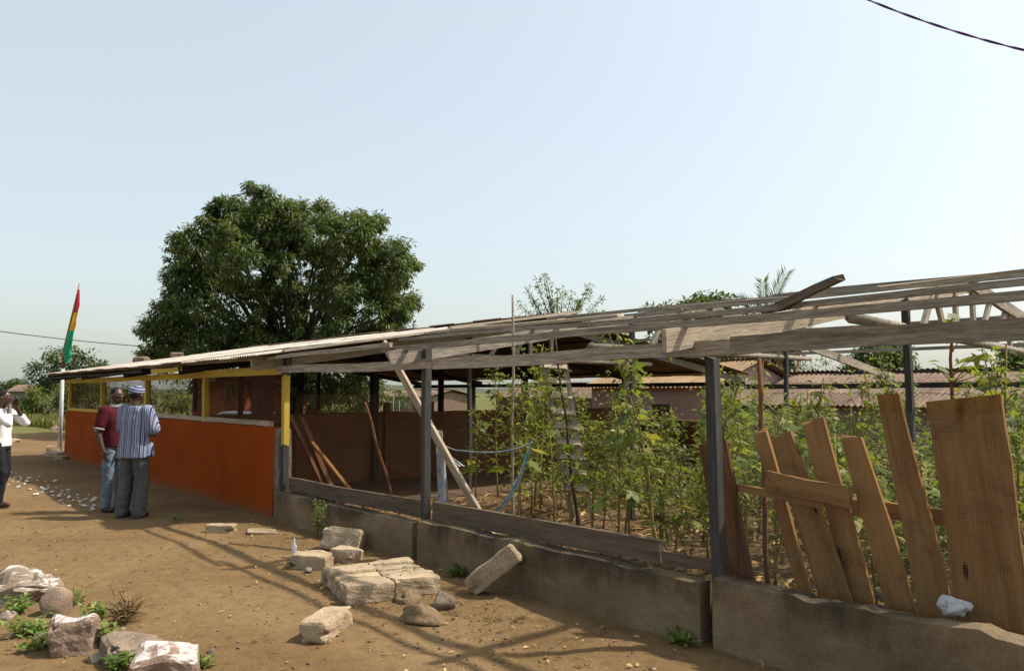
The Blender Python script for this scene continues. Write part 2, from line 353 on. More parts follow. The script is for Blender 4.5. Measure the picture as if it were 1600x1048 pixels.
def dirt():
    m, nt, b, out = nodes_of('dry_tan_dirt')
    tc = N(nt, 'ShaderNodeTexCoord'); v = tc.outputs['Object']
    n = noise_t(nt, v, 0.55, 7, 0.62, 0.5)
    r = ramp(nt, [(0.25, (0.135, 0.083, 0.038)), (0.5, (0.188, 0.121, 0.058)), (0.75, (0.235, 0.160, 0.083))]); nt.links.new(n, r.inputs[0])
    n2 = noise_t(nt, v, 9, 8, 0.72, 0.2)
    g = ramp(nt, [(0.28, (0.66, 0.62, 0.58)), (0.5, (0.98,) * 3), (0.75, (1.10, 1.08, 1.04))]); nt.links.new(n2, g.inputs[0])
    c = mixc(nt, r.outputs[0], g.outputs[0], 1.0, 'MULTIPLY')
    n3 = noise_t(nt, v, 120, 3, 0.6)
    g3 = ramp(nt, [(0.3, (0.72,) * 3), (0.6, (1.02,) * 3), (0.75, (1.35, 1.32, 1.25))]); nt.links.new(n3, g3.inputs[0])
    c = mixc(nt, c, g3.outputs[0], 0.8, 'MULTIPLY')
    # fields: the green begins beyond the yard
    ln = N(nt, 'ShaderNodeVectorMath', operation='LENGTH'); nt.links.new(v, ln.inputs[0])
    n4 = noise_t(nt, v, 0.25, 5, 0.7)
    a = N(nt, 'ShaderNodeMath', operation='MULTIPLY_ADD', i_1=14.0); nt.links.new(n4, a.inputs[0]); nt.links.new(ln.outputs['Value'], a.inputs[2])
    mr = N(nt, 'ShaderNodeMapRange', i_1=41.0, i_2=46.0); nt.links.new(a.outputs[0], mr.inputs[0])
    n5 = noise_t(nt, v, 0.8, 5, 0.7)
    gr = ramp(nt, [(0.3, (0.075, 0.085, 0.025)), (0.7, (0.14, 0.14, 0.05))]); nt.links.new(n5, gr.inputs[0])
    c = mixc(nt, c, gr.outputs[0], mr.outputs[0])
    nt.links.new(c, b.inputs['Base Color']); b.inputs['Roughness'].default_value = 0.97; b.inputs['Specular IOR Level'].default_value = 0.08
    bp = N(nt, 'ShaderNodeBump', i_Strength=0.9, i_Distance=0.03)
    sm = N(nt, 'ShaderNodeMath', operation='MULTIPLY_ADD', i_1=0.25); nt.links.new(n3, sm.inputs[0]); nt.links.new(n2, sm.inputs[2])
    nt.links.new(sm.outputs[0], bp.inputs['Height']); nt.links.new(bp.outputs[0], b.inputs['Normal'])
    return m
M['dirt'] = dirt()
M['soil'] = surf('garden_soil', [(0.25, (0.12, 0.075, 0.035)), (0.5, (0.22, 0.14, 0.07)), (0.8, (0.33, 0.23, 0.12))], 2.5, bump=1.0, fine=22, fine_amt=0.5, rand=0.0, bdist=0.04)
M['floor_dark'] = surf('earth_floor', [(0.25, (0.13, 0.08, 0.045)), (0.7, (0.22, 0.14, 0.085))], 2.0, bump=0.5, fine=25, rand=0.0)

# ------------------------------------------------------------------ shape helpers
def sstep(a, b, x):
    t = min(1, max(0, (x - a) / (b - a))); return t * t * (3 - 2 * t)
def gz(x, y):
    """height of the ground"""
    z = -0.42 * sstep(-24.5, -29, x) * sstep(6.5, 10, y)
    near = sstep(-30, -16, x) * (1 - sstep(4, 9, x)) * (1 - sstep(4.1, 4.6, y)) * sstep(-8, -3, y)
    if near > 0:
        p = Vector((x, y, 0))
        z += near * (0.035 * noise.noise(p * 0.55) + 0.016 * noise.noise(p * 1.9) + 0.011 * noise.noise(p * 5.5) + 0.005 * noise.noise(p * 15))
        z -= 0.012 * near
    return z
def on(p, dz=0.0):
    return Vector((p[0], p[1], gz(p[0], p[1]) + dz))
def frame(d, side):
    d = Vector(d).normalized(); s = Vector(side)
    s = (s - d * s.dot(d))
    if s.length < 1e-4: s = d.orthogonal()
    s.normalize(); n = d.cross(s)
    return d, s, n
SEED = [0]
def plank(name, a, b, w, t, mat, parent=None, side=(0, 0, 1), warp=0.008, taper=0.0, rag=0.02, cut=None, curve=0.0):
    """sawn board from a to b: w along side, t across; edges waver, ends are not square"""
    SEED[0] += 1; rd = random.Random(SEED[0])
    a, b = Vector(a), Vector(b); L = (b - a).length
    d, s, n = frame(b - a, side)
    n_seg = max(4, min(26, int(L / 0.16)))
    V, Fc = [], []
    ph = [rd.uniform(0, 9) for _ in range(4)]
    for i in range(n_seg + 1):
        u = i / n_seg; x = (u - 0.5) * L
        ww = w * (1 - taper * u) * (1 + 0.04 * math.sin(5 * u + ph[0]) + 0.02 * rd.uniform(-1, 1))
        oy = warp * math.sin(3 * u + ph[1]) + warp * 0.4 * math.sin(9 * u + ph[2]) + curve * 4 * u * (1 - u)
        oz = warp * 0.7 * math.sin(3.6 * u + ph[3])
        tw = 0.03 * math.sin(2.3 * u + ph[2])
        for k, (sy, sz) in enumerate(((-1, -1), (1, -1), (1, 1), (-1, 1))):
            dx = rd.uniform(-rag, rag) if i in (0, n_seg) else 0
            if cut and i == n_seg: dx += cut * sy
            y = sy * ww / 2 * (1 + rd.uniform(-1, 1) * 0.012); z = sz * t / 2
            V.append((x + dx, oy + y - z * tw, oz + z + y * tw))
    for i in range(n_seg):
        for k in range(4):
            Fc.append((i * 4 + k, i * 4 + (k + 1) % 4, i * 4 + 4 + (k + 1) % 4, i * 4 + 4 + k))
    Fc += [(3, 2, 1, 0), tuple(n_seg * 4 + k for k in range(4))]
    Mx = Matrix((d, s, n)).transposed().to_4x4(); Mx.translation = (a + b) / 2
    o = mk(name, V, Fc, mat, parent, Mx)
    return o
def tube_data(pts, radii, sides=8, cap=True):
    V, Fc = [], []
    pts = [Vector(p) for p in pts]
    ref = None
    for i, p in enumerate(pts):
        d = (pts[min(i + 1, len(pts) - 1)] - pts[max(i - 1, 0)]).normalized()
        if ref is None: ref = d.orthogonal().normalized()
        s = (ref - d * ref.dot(d)).normalized(); ref = s; n = d.cross(s)
        r = radii[i] if hasattr(radii, '__len__') else radii
        for k in range(sides):
            an = 2 * math.pi * k / sides
            V.append(p + s * (r * math.cos(an)) + n * (r * math.sin(an)))
    m = len(pts)
    for i in range(m - 1):
        for k in range(sides):
            k2 = (k + 1) % sides
            Fc.append((i * sides + k, i * sides + k2, (i + 1) * sides + k2, (i + 1) * sides + k))
    if cap: Fc += [tuple(range(sides))[::-1], tuple((m - 1) * sides + k for k in range(sides))]
    return V, Fc
def tube(name, pts, radii, mat, parent=None, sides=8, M_=None):
    V, Fc = tube_data(pts, radii, sides)
    if parent is None and M_ is None:
        o0 = Vector(pts[0]); V = [v - o0 for v in V]; M_ = Matrix.Translation(o0)
    return mk(name, V, Fc, mat, parent, M_, smooth=True)
def stick(name, a, b, r0, r1, mat, parent=None, wob=0.02, n=7, sides=7):
    SEED[0] += 1; rd = random.Random(SEED[0]); a, b = Vector(a), Vector(b); pts = []; rs = []
    for i in range(n):
        u = i / (n - 1); p = a.lerp(b, u)
        if 0 < i < n - 1: p += Vector((rd.uniform(-wob, wob), rd.uniform(-wob, wob), rd.uniform(-wob, wob) * 0.3))
        pts.append(p); rs.append((r0 + (r1 - r0) * u) * rd.uniform(0.9, 1.1))
    return tube(name, pts, rs, mat, parent, sides)
def box_data(x0, x1, y0, y1, z0, z1):
    V = [(x, y, z) for z in (z0, z1) for x, y in ((x0, y0), (x1, y0), (x1, y1), (x0, y1))]
    Fc = [(3, 2, 1, 0), (4, 5, 6, 7), (0, 1, 5, 4), (1, 2, 6, 5), (2, 3, 7, 6), (3, 0, 4, 7)]
    return V, Fc
def box(name, x0, x1, y0, y1, z0, z1, mat, parent=None):
    c = Vector(((x0 + x1) / 2, (y0 + y1) / 2, z0))
    V, Fc = box_data(x0 - c.x, x1 - c.x, y0 - c.y, y1 - c.y, 0, z1 - z0)
    return mk(name, V, Fc, mat, parent, Matrix.Translation(c))
def rough_wall(name, x0, x1, y0, y1, z0, zt, mat, parent=None, step=0.07, amp=0.012, top=0.02, seed=0):
    """a wall whose faces and top waver; zt may be a function of x"""
    bm = bmesh.new()
    nx = max(2, int((x1 - x0) / step)); nz = 7; ny = 3
    cx = (x0 + x1) / 2; cy = (y0 + y1) / 2
    ztf = zt if callable(zt) else (lambda x: zt)
    def disp(p):
        q = Vector((p[0] * 3 + seed, p[1] * 3, p[2] * 3)); k = Vector((p[0] * 11 + seed, p[1] * 11, p[2] * 11))
        return amp * (noise.noise(q) + 0.5 * noise.noise(k))
    loop = [(0, j / nz) for j in range(nz)] + [(i / ny, 1.0) for i in range(ny)] + [(1.0, 1 - j / nz) for j in range(nz + 1)]
    rows = []
    for i in range(nx + 1):
        x = x0 + (x1 - x0) * i / nx; h = ztf(x) + top * (noise.noise(Vector((x * 2.3, seed, 1))) + 0.6 * noise.noise(Vector((x * 9, seed, 4))))
        row = []
        for (u, w) in loop:
            y = y0 + (y1 - y0) * u; z = z0 + (h - z0) * w
            dd = disp((x, y, z)); ex = 0
            if i in (0, nx): ex = disp((z * 3, y * 5, x)) * 0.8
            edge = 0.010 if (w == 1.0 and u in (0, 1.0)) else 0
            row.append(bm.verts.new((x - cx + ex, (y - cy) + (dd + edge if u < 0.5 else -dd - edge), z - z0 - edge + (dd * 0.6 if w == 1 else 0))))
        rows.append(row)
    for i in range(nx):
        for k in range(len(loop) - 1):
            bm.faces.new((rows[i][k], rows[i][k + 1], rows[i + 1][k + 1], rows[i + 1][k]))
    bm.faces.new(rows[0][::-1]); bm.faces.new(rows[nx])
    bmesh.ops.recalc_face_normals(bm, faces=bm.faces)
    me = bpy.data.meshes.new(name); bm.to_mesh(me); bm.free(); me.materials.append(mat)
    return link(name, me, parent, Matrix.Translation((cx, cy, z0)))
def rough_block(name, loc, size, rz, mat, seed, tilt=(0, 0), amp=0.012, chip=0.03, parent=None, cuts=6, soft=1.3, lump=0.0):
    bm = bmesh.new(); bmesh.ops.create_cube(bm, size=1.0)
    bmesh.ops.subdivide_edges(bm, edges=bm.edges[:], cuts=cuts, use_grid_fill=True)
    rd = random.Random(seed)
    sx, sy, sz = size
    chips = [(Vector((rd.choice((-1, 1)) * 0.5, rd.choice((-1, 1)) * 0.5, rd.uniform(-0.3, 0.6))), rd.uniform(0.12, 0.3)) for _ in range(4)]
    for v in bm.verts:
        p = v.co.copy()
        q = [abs(c) / 0.5 for c in p]
        k = sum(1 for c in q if c > 0.98)
        rnd = 1 - soft * (0.035 if k == 2 else 0.075 if k == 3 else 0)
        for cc, rr in chips:
            dd = (p - cc).length
            if dd < rr: rnd -= chip / min(size) * (1 - dd / rr) * 1.3
        p = Vector((p.x * rnd, p.y * rnd, p.z * rnd))
        P = Vector((p.x * sx, p.y * sy, p.z * sz))
        s1 = Vector((seed * 1.7, seed * 0.9, seed * 2.3))
        nrm = p.normalized()
        if lump: P += Vector((noise.noise(P * 5 + s1), noise.noise(P * 5 + s1 * 2), noise.noise(P * 5 + s1 * 3))) * lump
        P += nrm * (amp * noise.noise(P * 9 + s1) + amp * 0.6 * noise.noise(P * 26 + s1))
        P.z += sz / 2
        v.co = P
    bmesh.ops.recalc_face_normals(bm, faces=bm.faces)
    me = bpy.data.meshes.new(name); bm.to_mesh(me); bm.free(); me.materials.append(mat)
    Mx = Matrix.Translation(Vector(loc)) @ Matrix.Rotation(rz, 4, 'Z') @ Matrix.Rotation(tilt[0], 4, 'X') @ Matrix.Rotation(tilt[1], 4, 'Y')
    return link(name, me, parent, Mx)
def rock_mesh(name, size, seed, mat, sub=2, amp=0.25):
    bm = bmesh.new(); bmesh.ops.create_icosphere(bm, subdivisions=sub, radius=0.5)
    for v in bm.verts:
        p = v.co.copy(); s = Vector((seed * 3.1, seed * 1.3, seed))
        f = 1 + amp * noise.noise(p * 2.2 + s) * 1.6 + amp * 0.5 * noise.noise(p * 5 + s)
        p *= f
        # knock a few flats on it
        for k in range(5):
            a = noise.random_unit_vector() if False else Vector((math.sin(seed + k * 2.1), math.cos(seed * 1.7 + k), math.sin(seed * 0.6 + k * 1.3))).normalized()
            dd = p.dot(a) - 0.36
            if dd > 0: p -= a * dd * 0.8
        v.co = Vector((p.x * size[0], p.y * size[1], p.z * size[2]))
    me = bpy.data.meshes.new(name); bm.to_mesh(me); bm.free(); me.materials.append(mat)
    me.polygons.foreach_set('use_smooth', [sub > 2] * len(me.polygons))
    return me
def rock(name, loc, size, rz, mat, seed, sink=0.25, sub=3, parent=None, amp=0.25):
    me = rock_mesh(name, size, seed, mat, sub, amp)
    Mx = Matrix.Translation(Vector(loc) + Vector((0, 0, size[2] * (0.42 - sink)))) @ Matrix.Rotation(rz, 4, 'Z')
    return link(name, me, parent, Mx)
def leaves_np(P, D, Nn, L, W, fold=0.15):
    """diamond leaves: base P, direction D, normal Nn, length L, width W -> verts, tris (2 per leaf)"""
    D = D / np.linalg.norm(D, axis=1, keepdims=True)
    S = np.cross(D, Nn); S /= np.linalg.norm(S, axis=1, keepdims=True) + 1e-9
    U = np.cross(S, D)
    n = len(P); L = np.broadcast_to(L, n)[:, None]; W = np.broadcast_to(W, n)[:, None]
    mid = P + D * L * 0.45
    V = np.stack([P, mid + S * W / 2 + U * W * fold, P + D * L - U * L * 0.08, mid - S * W / 2 + U * W * fold], axis=1).reshape(-1, 3)
    b = np.arange(n)[:, None] * 4
    Fc = np.concatenate([b + np.array([[0, 1, 2]]), b + np.array([[0, 2, 3]])], axis=1).reshape(-1, 3)
    return V, Fc
def unit(n):
    v = NP.normal(size=(n, 3)); return v / np.linalg.norm(v, axis=1, keepdims=True)
def clump_leaves(centres, radii, per, L, W, droop=0.5, flat=0.7):
    c = np.repeat(np.asarray(centres, float), per, axis=0); r = np.repeat(np.asarray(radii, float), per)
    o = unit(len(c)); rr = NP.random(len(c)) ** 0.55
    P = c + o * (r * rr)[:, None] * np.array([1, 1, flat])
    D = o + 0.5 * unit(len(c)); D[:, 2] -= droop
    Nn = np.array([0, 0, 1.0]) + 0.55 * unit(len(c)) + 0.4 * o
    s = NP.uniform(0.65, 1.25, len(c))
    V, Fc = leaves_np(P, D, Nn, L * s, W * s)
    cv = np.repeat(NP.uniform(0, 0.62, len(centres)), per) + NP.uniform(0, 0.35, len(c))
    return V, Fc, np.repeat(cv, 2)

# ------------------------------------------------------------------ ground
def graded(a, b, step, far, ratio=1.22):
    xs = list(np.arange(a, b + 1e-6, step)); s = step; lo = a; hi = b; L, H = [], []
    while lo > -far: s *= ratio; lo -= s; L.append(lo)
    s = step
    while hi < far: s *= ratio; hi += s; H.append(hi)
    return L[::-1] + xs + H
gx = graded(-13.0, 0.5, 0.07, 1800); gy = graded(0.2, 4.6, 0.06, 1800)
GV = [(x, y, gz(x, y)) for y in gy for x in gx]
nx = len(gx)
GF = [(j * nx + i, j * nx + i + 1, (j + 1) * nx + i + 1, (j + 1) * nx + i) for j in range(len(gy) - 1) for i in range(nx - 1)]
tag(mk('ground', GV, GF, M['dirt'], smooth=True), 'dry tan dirt yard running back to green fields', kind='structure')
# planted soil and the shed's earth floor
bx = [-9.7 + 0.22 * i for i in range(58)]; by = [4.66 + 0.22 * i for i in range(47)]
SV = [(x, y, 0.012 + 0.05 * (0.5 + noise.noise(Vector((x * 1.6, y * 1.6, 3)))) + 0.03 * noise.noise(Vector((x * 6, y * 6, 8))) + 0.02) for y in by for x in bx]
nb_ = len(bx)
SF = [(j * nb_ + i, j * nb_ + i + 1, (j + 1) * nb_ + i + 1, (j + 1) * nb_ + i) for j in range(len(by) - 1) for i in range(nb_ - 1)]
tag(mk('soil', SV, SF, M['soil'], smooth=True), 'bare garden soil inside the roofless frame', kind='structure')
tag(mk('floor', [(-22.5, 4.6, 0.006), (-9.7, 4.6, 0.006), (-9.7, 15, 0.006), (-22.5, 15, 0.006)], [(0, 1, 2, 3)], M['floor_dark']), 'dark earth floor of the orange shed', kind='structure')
# low far rise
hp = [(-1300 + 0.0, 60), (-1150, 380), (-900, 700), (-600, 950), (-200, 1100), (300, 1150)]
HV, HF = [], []
hn = 60
for i in range(hn + 1):
    an = math.radians(95 + 95 * i / hn); R = 1150
    h = 9 + 9 * noise.noise(Vector((i * 0.13, 2, 0))) + 2 * noise.noise(Vector((i * 0.6, 5, 0)))
    for (rr, z) in ((R - 160, -1), (R - 60, h * 0.7), (R, h), (R + 150, -1)):
        HV.append((rr * math.cos(an), rr * math.sin(an), z))
for i in range(hn):
    for k in range(3): HF.append((i * 4 + k, i * 4 + k + 1, i * 4 + 5 + k, i * 4 + 4 + k))
M['hill'] = surf('wooded_rise', [(0.3, (0.07, 0.09, 0.05)), (0.7, (0.13, 0.15, 0.09))], 0.05, bump=0, fine=0.4, rand=0)
tag(mk('hill', HV, HF, M['hill'], smooth=True), 'low wooded rise on the horizon', kind='structure')

# ------------------------------------------------------------------ the building: dimensions
YW = 4.5; X1, X2, X3 = -9.86, -6.50, -3.10; XE = -22.5; YB = 15.0; YR = 9.5
PLT0, PLT1 = 1.885, 1.985               # top plate, bottom and top
SL = 0.156                              # roof rise per metre
def rz_(Y):                             # underside of a rafter
    return 1.92 + SL * ((Y if Y <= YR else 2 * YR - Y) - 4.1)
RH, PH = 0.14, 0.045                    # rafter depth, purlin depth

def corrugated(name, w, l, mat, pitch=0.076, amp=0.010, th=0.004, per=6):
    n = int(round(w / pitch)) * per; V = []; Fc = []
    for j, y in enumerate((0, l * 0.33, l * 0.66, l)):
        for i in range(n + 1):
            x = w * i / n; z = amp * math.sin(2 * math.pi * i / per)
            V.append((x - w / 2, y, z)); 
    m = n + 1
    for j in range(3):
        for i in range(n): Fc.append((j * m + i, j * m + i + 1, (j + 1) * m + i + 1, (j + 1) * m + i))
    k = len(V)
    V += [(x, y, z - th) for x, y, z in V]
    Fc += [tuple(a + k for a in f[::-1]) for f in Fc]
    for i in range(n): Fc += [(i + 1, i, k + i, k + i + 1), (3 * m + i, 3 * m + i + 1, k + 3 * m + i + 1, k + 3 * m + i)]
    for j in range(3): Fc += [(j * m, (j + 1) * m, k + (j + 1) * m, k + j * m), ((j + 1) * m + n, j * m + n, k + j * m + n, k + (j + 1) * m + n)]
    return mesh(name, V, Fc, mat, smooth=False)
def lay_roof(parent, x0, x1, ya, yb, zfun, mat, rows=2, w=0.86, seed=1, rag=0.05, drop=0.0, pitch=0.076, amp=0.010):
    """sheets laid up the slope from ya (eave) to yb (ridge)"""
    rd = random.Random(seed)
    sl = (zfun(yb) - zfun(ya)) ; run = yb - ya; L = math.hypot(run, sl)
    per = L / rows
    me = corrugated('roof_sheet', w, per + 0.18, mat, pitch, amp)
    n = int(math.ceil((x1 - x0) / (w - 0.08)))
    for r in range(rows):
        for i in range(n):
            if rd.random() < drop: continue
            x = x0 + (x1 - x0) * (i + 0.5) / n
            u = r / rows
            y = ya + run * u - 0.02 * (1 if run > 0 else -1); z = zfun(ya) + sl * u + 0.012 * r + (i % 2) * 0.007 + rd.uniform(0, 0.004)
            ang = math.atan2(sl, abs(run)) + rd.uniform(-0.006, 0.006)
            Mx = Matrix.Translation((x, y + rd.uniform(-rag, rag), z)) @ Matrix.Rotation((0 if run > 0 else math.pi) + rd.uniform(-0.008, 0.008), 4, 'Z') @ Matrix.Rotation(ang, 4, 'X')
            link('roof_sheet', me, parent, Mx)
def wire_panel(parent, x0, x1, Y, z0, z1, pitch, r, mat, wob=0.004):
    V, Fc = [], []
    def wire(a, b, nseg, vert):
        pts = []
        for i in range(nseg + 1):
            p = Vector(a).lerp(Vector(b), i / nseg)
            q = noise.noise(Vector((p.x * 1.3, p.z * 1.7, 5))) * 0.02
            p.y += q + (r * 0.9 if vert else -r * 0.9)
            if vert: p.x += wob * 1.3 * noise.noise(Vector((p.x * 0.7, p.z * 2.5, 1)))
            else: p.z += wob * 1.8 * noise.noise(Vector((p.x * 1.1, p.z * 0.7, 9)))
            pts.append(p)
        o = len(V)
        for p in pts:
            for dx, dy in ((-r, 0), (0, -r), (r, 0), (0, r)):
                V.append((p.x + (dx if vert else 0), p.y + dy, p.z + (0 if vert else dx)))
        for i in range(len(pts) - 1):
            for k in range(4):
                Fc.append((o + i * 4 + k, o + i * 4 + (k + 1) % 4, o + i * 4 + 4 + (k + 1) % 4, o + i * 4 + 4 + k))
    x = x0
    while x <= x1: wire((x, Y, z0), (x, Y, z1), 5, True); x += pitch
    z = z0
    while z <= z1 + 1e-6: wire((x0, Y, z), (x1, Y, z), 9, False); z += pitch
    o = mk('wire_mesh', V, Fc, mat, parent); o['kind'] = 'stuff'
    return o

# ---- the orange roofed shed
shed = thing('shed', 'long orange walled shed with yellow posts and pale corrugated roof', 'shed', (-16, YW, 0))
rough_wall('front_wall', XE, X1 - 0.10, 4.42, 4.58, -0.05, 1.18, M['orange'], shed, step=0.18, amp=0.006, top=0.006, seed=2)
M['raw_block'] = surf('raw_block_end', [(0.3, (0.16, 0.13, 0.10)), (0.7, (0.36, 0.31, 0.25))], 9, bump=1.0, fine=40, rand=0.0)
rough_wall('wall_end', X1 - 0.097, X1 + 0.06, 4.43, 4.60, -0.05, 1.17, M['raw_block'], shed, step=0.04, amp=0.014, top=0.01, seed=5)
ew = rough_wall('end_wall', -5.2, 5.2, -0.08, 0.08, -0.05, 1.0, M['brown_wall'], shed, step=0.25, amp=0.008, top=0.008, seed=9)
ew.matrix_basis = Matrix.Translation((XE - 0.08, (4.6 + YB) / 2, -0.05)) @ Matrix.Rotation(math.pi / 2, 4, 'Z')
rough_wall('back_wall', XE, -9.4, YB - 0.08, YB + 0.08, -0.05, 1.0, M['brown_wall'], shed, step=0.25, amp=0.008, top=0.008, seed=11)
pw = rough_wall('partition_wall', -5.2, 5.2, -0.07, 0.07, -0.05, 1.27, M['brown_wall'], shed, step=0.2, amp=0.008, top=0.006, seed=13)
pw.matrix_basis = Matrix.Translation((-12.85, (4.6 + YB) / 2, -0.05)) @ Matrix.Rotation(math.pi / 2, 4, 'Z')
for y in (7.9, 8.9): plank('partition_post', (-12.76, y, 0), (-12.76, y, 1.45), 0.12, 0.07, M['wood_red'], shed, side=(0, 1, 0))
ypx = [XE + 0.06, -19.2, -15.9, -12.75]
for x in ypx:
    plank('post', (x, YW, 1.15), (x, YW, PLT0), 0.11, 0.09, M['yellow'], shed, side=(1, 0, 0))
plank('post', (X1 + 0.11, YW - 0.02, 0.95), (X1 + 0.11, YW - 0.02, PLT0 - 0.01), 0.085, 0.075, M['yellow'], shed, side=(1, 0, 0), warp=0.003)
plank('post', (X1 + 0.115, YW - 0.02, 0.02), (X1 + 0.115, YW - 0.02, 0.955), 0.085, 0.075, M['wood_post'], shed, side=(1, 0, 0), warp=0.003)
plank('post', (X1 + 0.10, YW, PLT1 - 0.11), (X1 + 0.10, YW, 2.13), 0.11, 0.07, M['wood_post'], shed, side=(1, 0, 0), warp=0.003)
plank('top_plate', (XE - 0.2, YW - 0.03, (PLT0 + PLT1) / 2 - 0.01), (-16.2, YW - 0.03, (PLT0 + PLT1) / 2 - 0.01), 0.10, 0.06, M['yellow'], shed, warp=0.006)
plank('top_plate', (-16.2, YW - 0.03, (PLT0 + PLT1) / 2 - 0.01), (X1 + 0.05, YW - 0.03, (PLT0 + PLT1) / 2), 0.11, 0.06, M['yellow'], shed, warp=0.006)
for a, b in ((XE + 0.1, -19.25), (-19.15, -15.95), (-15.85, -12.8), (-12.7, X1 - 0.35)):
    plank('sill_board', (a, YW - 0.01, 1.215), (b, YW - 0.01, 1.215), 0.07, 0.05, M['wood_pale' if a > -20 else 'yellow'], shed)
for a, b in zip(ypx, ypx[1:] + [X1 - 0.02]):
    wire_panel(shed, a + 0.06, b - 0.06, YW + 0.02, 1.25, PLT0 - 0.01, 0.030, 0.0021, M['wire_rust'])
# inner and back posts
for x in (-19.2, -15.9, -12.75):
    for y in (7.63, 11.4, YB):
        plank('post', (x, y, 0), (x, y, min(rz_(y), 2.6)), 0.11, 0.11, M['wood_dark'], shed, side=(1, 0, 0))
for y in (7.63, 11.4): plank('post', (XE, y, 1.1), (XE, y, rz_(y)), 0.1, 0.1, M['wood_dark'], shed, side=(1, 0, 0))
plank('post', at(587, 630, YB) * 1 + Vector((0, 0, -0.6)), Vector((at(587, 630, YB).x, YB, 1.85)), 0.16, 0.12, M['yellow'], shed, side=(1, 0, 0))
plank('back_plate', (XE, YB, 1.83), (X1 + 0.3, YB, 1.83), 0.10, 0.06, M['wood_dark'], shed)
pp = at(410, 640, 6.2)
rough_wall('pillar', pp.x - 0.17, pp.x + 0.17, 6.05, 6.35, 0, 2.2, M['pink_pillar'], shed, step=0.1, amp=0.01, top=0)
# roof of the shed
XL = XE - 0.55
for x in (XE - 0.05, -19.2, -15.9, -12.75):
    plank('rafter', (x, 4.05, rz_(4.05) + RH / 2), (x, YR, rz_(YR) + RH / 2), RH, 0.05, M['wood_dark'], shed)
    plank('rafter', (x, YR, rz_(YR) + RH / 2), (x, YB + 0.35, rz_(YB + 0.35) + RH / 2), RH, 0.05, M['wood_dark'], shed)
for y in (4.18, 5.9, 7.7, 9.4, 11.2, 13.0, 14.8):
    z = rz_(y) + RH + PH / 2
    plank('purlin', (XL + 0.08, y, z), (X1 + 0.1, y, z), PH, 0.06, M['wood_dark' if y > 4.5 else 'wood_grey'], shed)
for a, b, mm in ((XE - 0.3, -19.0, 'wood_dark'), (-18.8, -14.8, 'wood_dark'), (-14.2, -12.7, 'yellow')):
    plank('fascia_board', (a, 4.08, 2.01), (b, 4.08, 2.01 if mm != 'yellow' else 2.015), 0.055 if mm != 'yellow' else 0.075, 0.025, M[mm], shed)
zt = lambda y: rz_(y) + RH + PH + 0.016
lay_roof(shed, XL, X1 + 0.35, 4.0, YR, zt, M['roof_sheet'], rows=3, seed=3)
lay_roof(shed, XL, X1 + 0.15, YB + 0.45, YR, zt, M['rust_sheet'], rows=3, seed=4)
for i, (x, y, w) in enumerate(((221, 569, 0.42), (276, 563, 0.34))):
    p = atX(x, y + 4, XL + 0.5 + 0.2 * i)
    rough_block('roof_stone', (p.x, p.y, zt(p.y) + 0.006), (w, 0.26, 0.15), 0.4 + i, M['stone'], 60 + i, (math.atan(SL), 0))
for o, l in zip([o for o in COL.objects if o.name.startswith('roof_stone')], ('wide dark stone weighing down the roof edge above the flagpole side', 'smaller brown stone on the roof edge nearer the big tree')):
    tag(o, l, 'stone')

# ---- the roofless timber frame
fr = thing('roof_frame', 'weathered grey timber frame of the roofless end with bare rafters and purlins', 'frame', (-6.5, YW, 0))
for i, x in enumerate((X2, X3, 0.45)):
    z0 = 0.0
    w = 0.072
    plank('post', (x + 0.02, YW - 0.02, z0), (x, YW - 0.02, PLT0 if i else 2.10), w, 0.072, M['wood_post'], fr, side=(1, 0, 0), warp=0.006)
PLAT = [((X1 + 0.06, 1.94), (X2 + 0.25, 1.935)), ((X2 + 0.26, 1.93), (X3 + 0.2, 1.935)), ((X3 + 0.21, 1.945), (0.9, 1.96))]
for k, ((xa, za), (xb, zb)) in enumerate(PLAT):
    plank('top_plate', (xa, YW - 0.10, za), (xb, YW - 0.10, zb), (0.095, 0.10, 0.115)[k], 0.055, M['wood_grey'], fr, warp=0.012)
def zpost(y): return rz_(y)
for x in (X1, X2, X3):
    for y in (7.63, 11.35):
        plank('post', (x, y, 0), (x, y, zpost(y) + 0.06), 0.06, 0.055, M['wood_post'], fr, side=(1, 0, 0))
    plank('post', (x, YB, 0), (x, YB, 1.80), 0.07, 0.07, M['wood_post'], fr, side=(1, 0, 0))
for x, m1, m2 in ((X1 - 0.08, 'wood_pale', 'wood_grey'), (X2 - 0.08, 'wood_grey', 'wood_grey'), (X3 - 0.09, 'wood_pale', 'wood_grey')):
    plank('rafter', (x, 4.08, rz_(4.08) + RH / 2), (x, YR + 0.05, rz_(YR) + RH / 2), RH * 1.05, 0.05, M[m1], fr, warp=0.01)
    plank('rafter', (x + 0.052, YR - 0.05, rz_(YR) + RH / 2), (x + 0.052, YB + 0.3, rz_(YB + 0.3) + RH / 2), RH * 0.9, 0.05, M[m2], fr, warp=0.01)
# ties and struts of the trusses
for x, ya, yb, za, zb, mm in ((X3 - 0.03, 6.55, 11.9, 2.29, 2.12, 'wood_grey'), (X2 - 0.03, 6.9, 12.2, 2.20, 2.20, 'wood_grey'), (X1 - 0.03, 6.9, 12.2, 2.22, 2.20, 'wood_grey')):
    stick('tie_log', (x, ya, za), (x, yb, zb), 0.05, 0.04, M[mm], fr, 0.012)
    for (y0, y1) in ((8.05, 8.45), (8.75, 8.45), (9.0, 9.0), (9.5, 9.5), (10.15, 10.65), (10.7, 10.7), (8.6, 8.95) if x < -9 else (9.7, 10.1)):
        plank('strut', (x - 0.03, y0, 2.18), (x - 0.03, y1, rz_(y1) + 0.10), 0.07, 0.04, M['wood_pale' if (y0 * 10) % 3 < 1 else 'wood_grey'], fr, side=(0, 1, 0), warp=0.004)
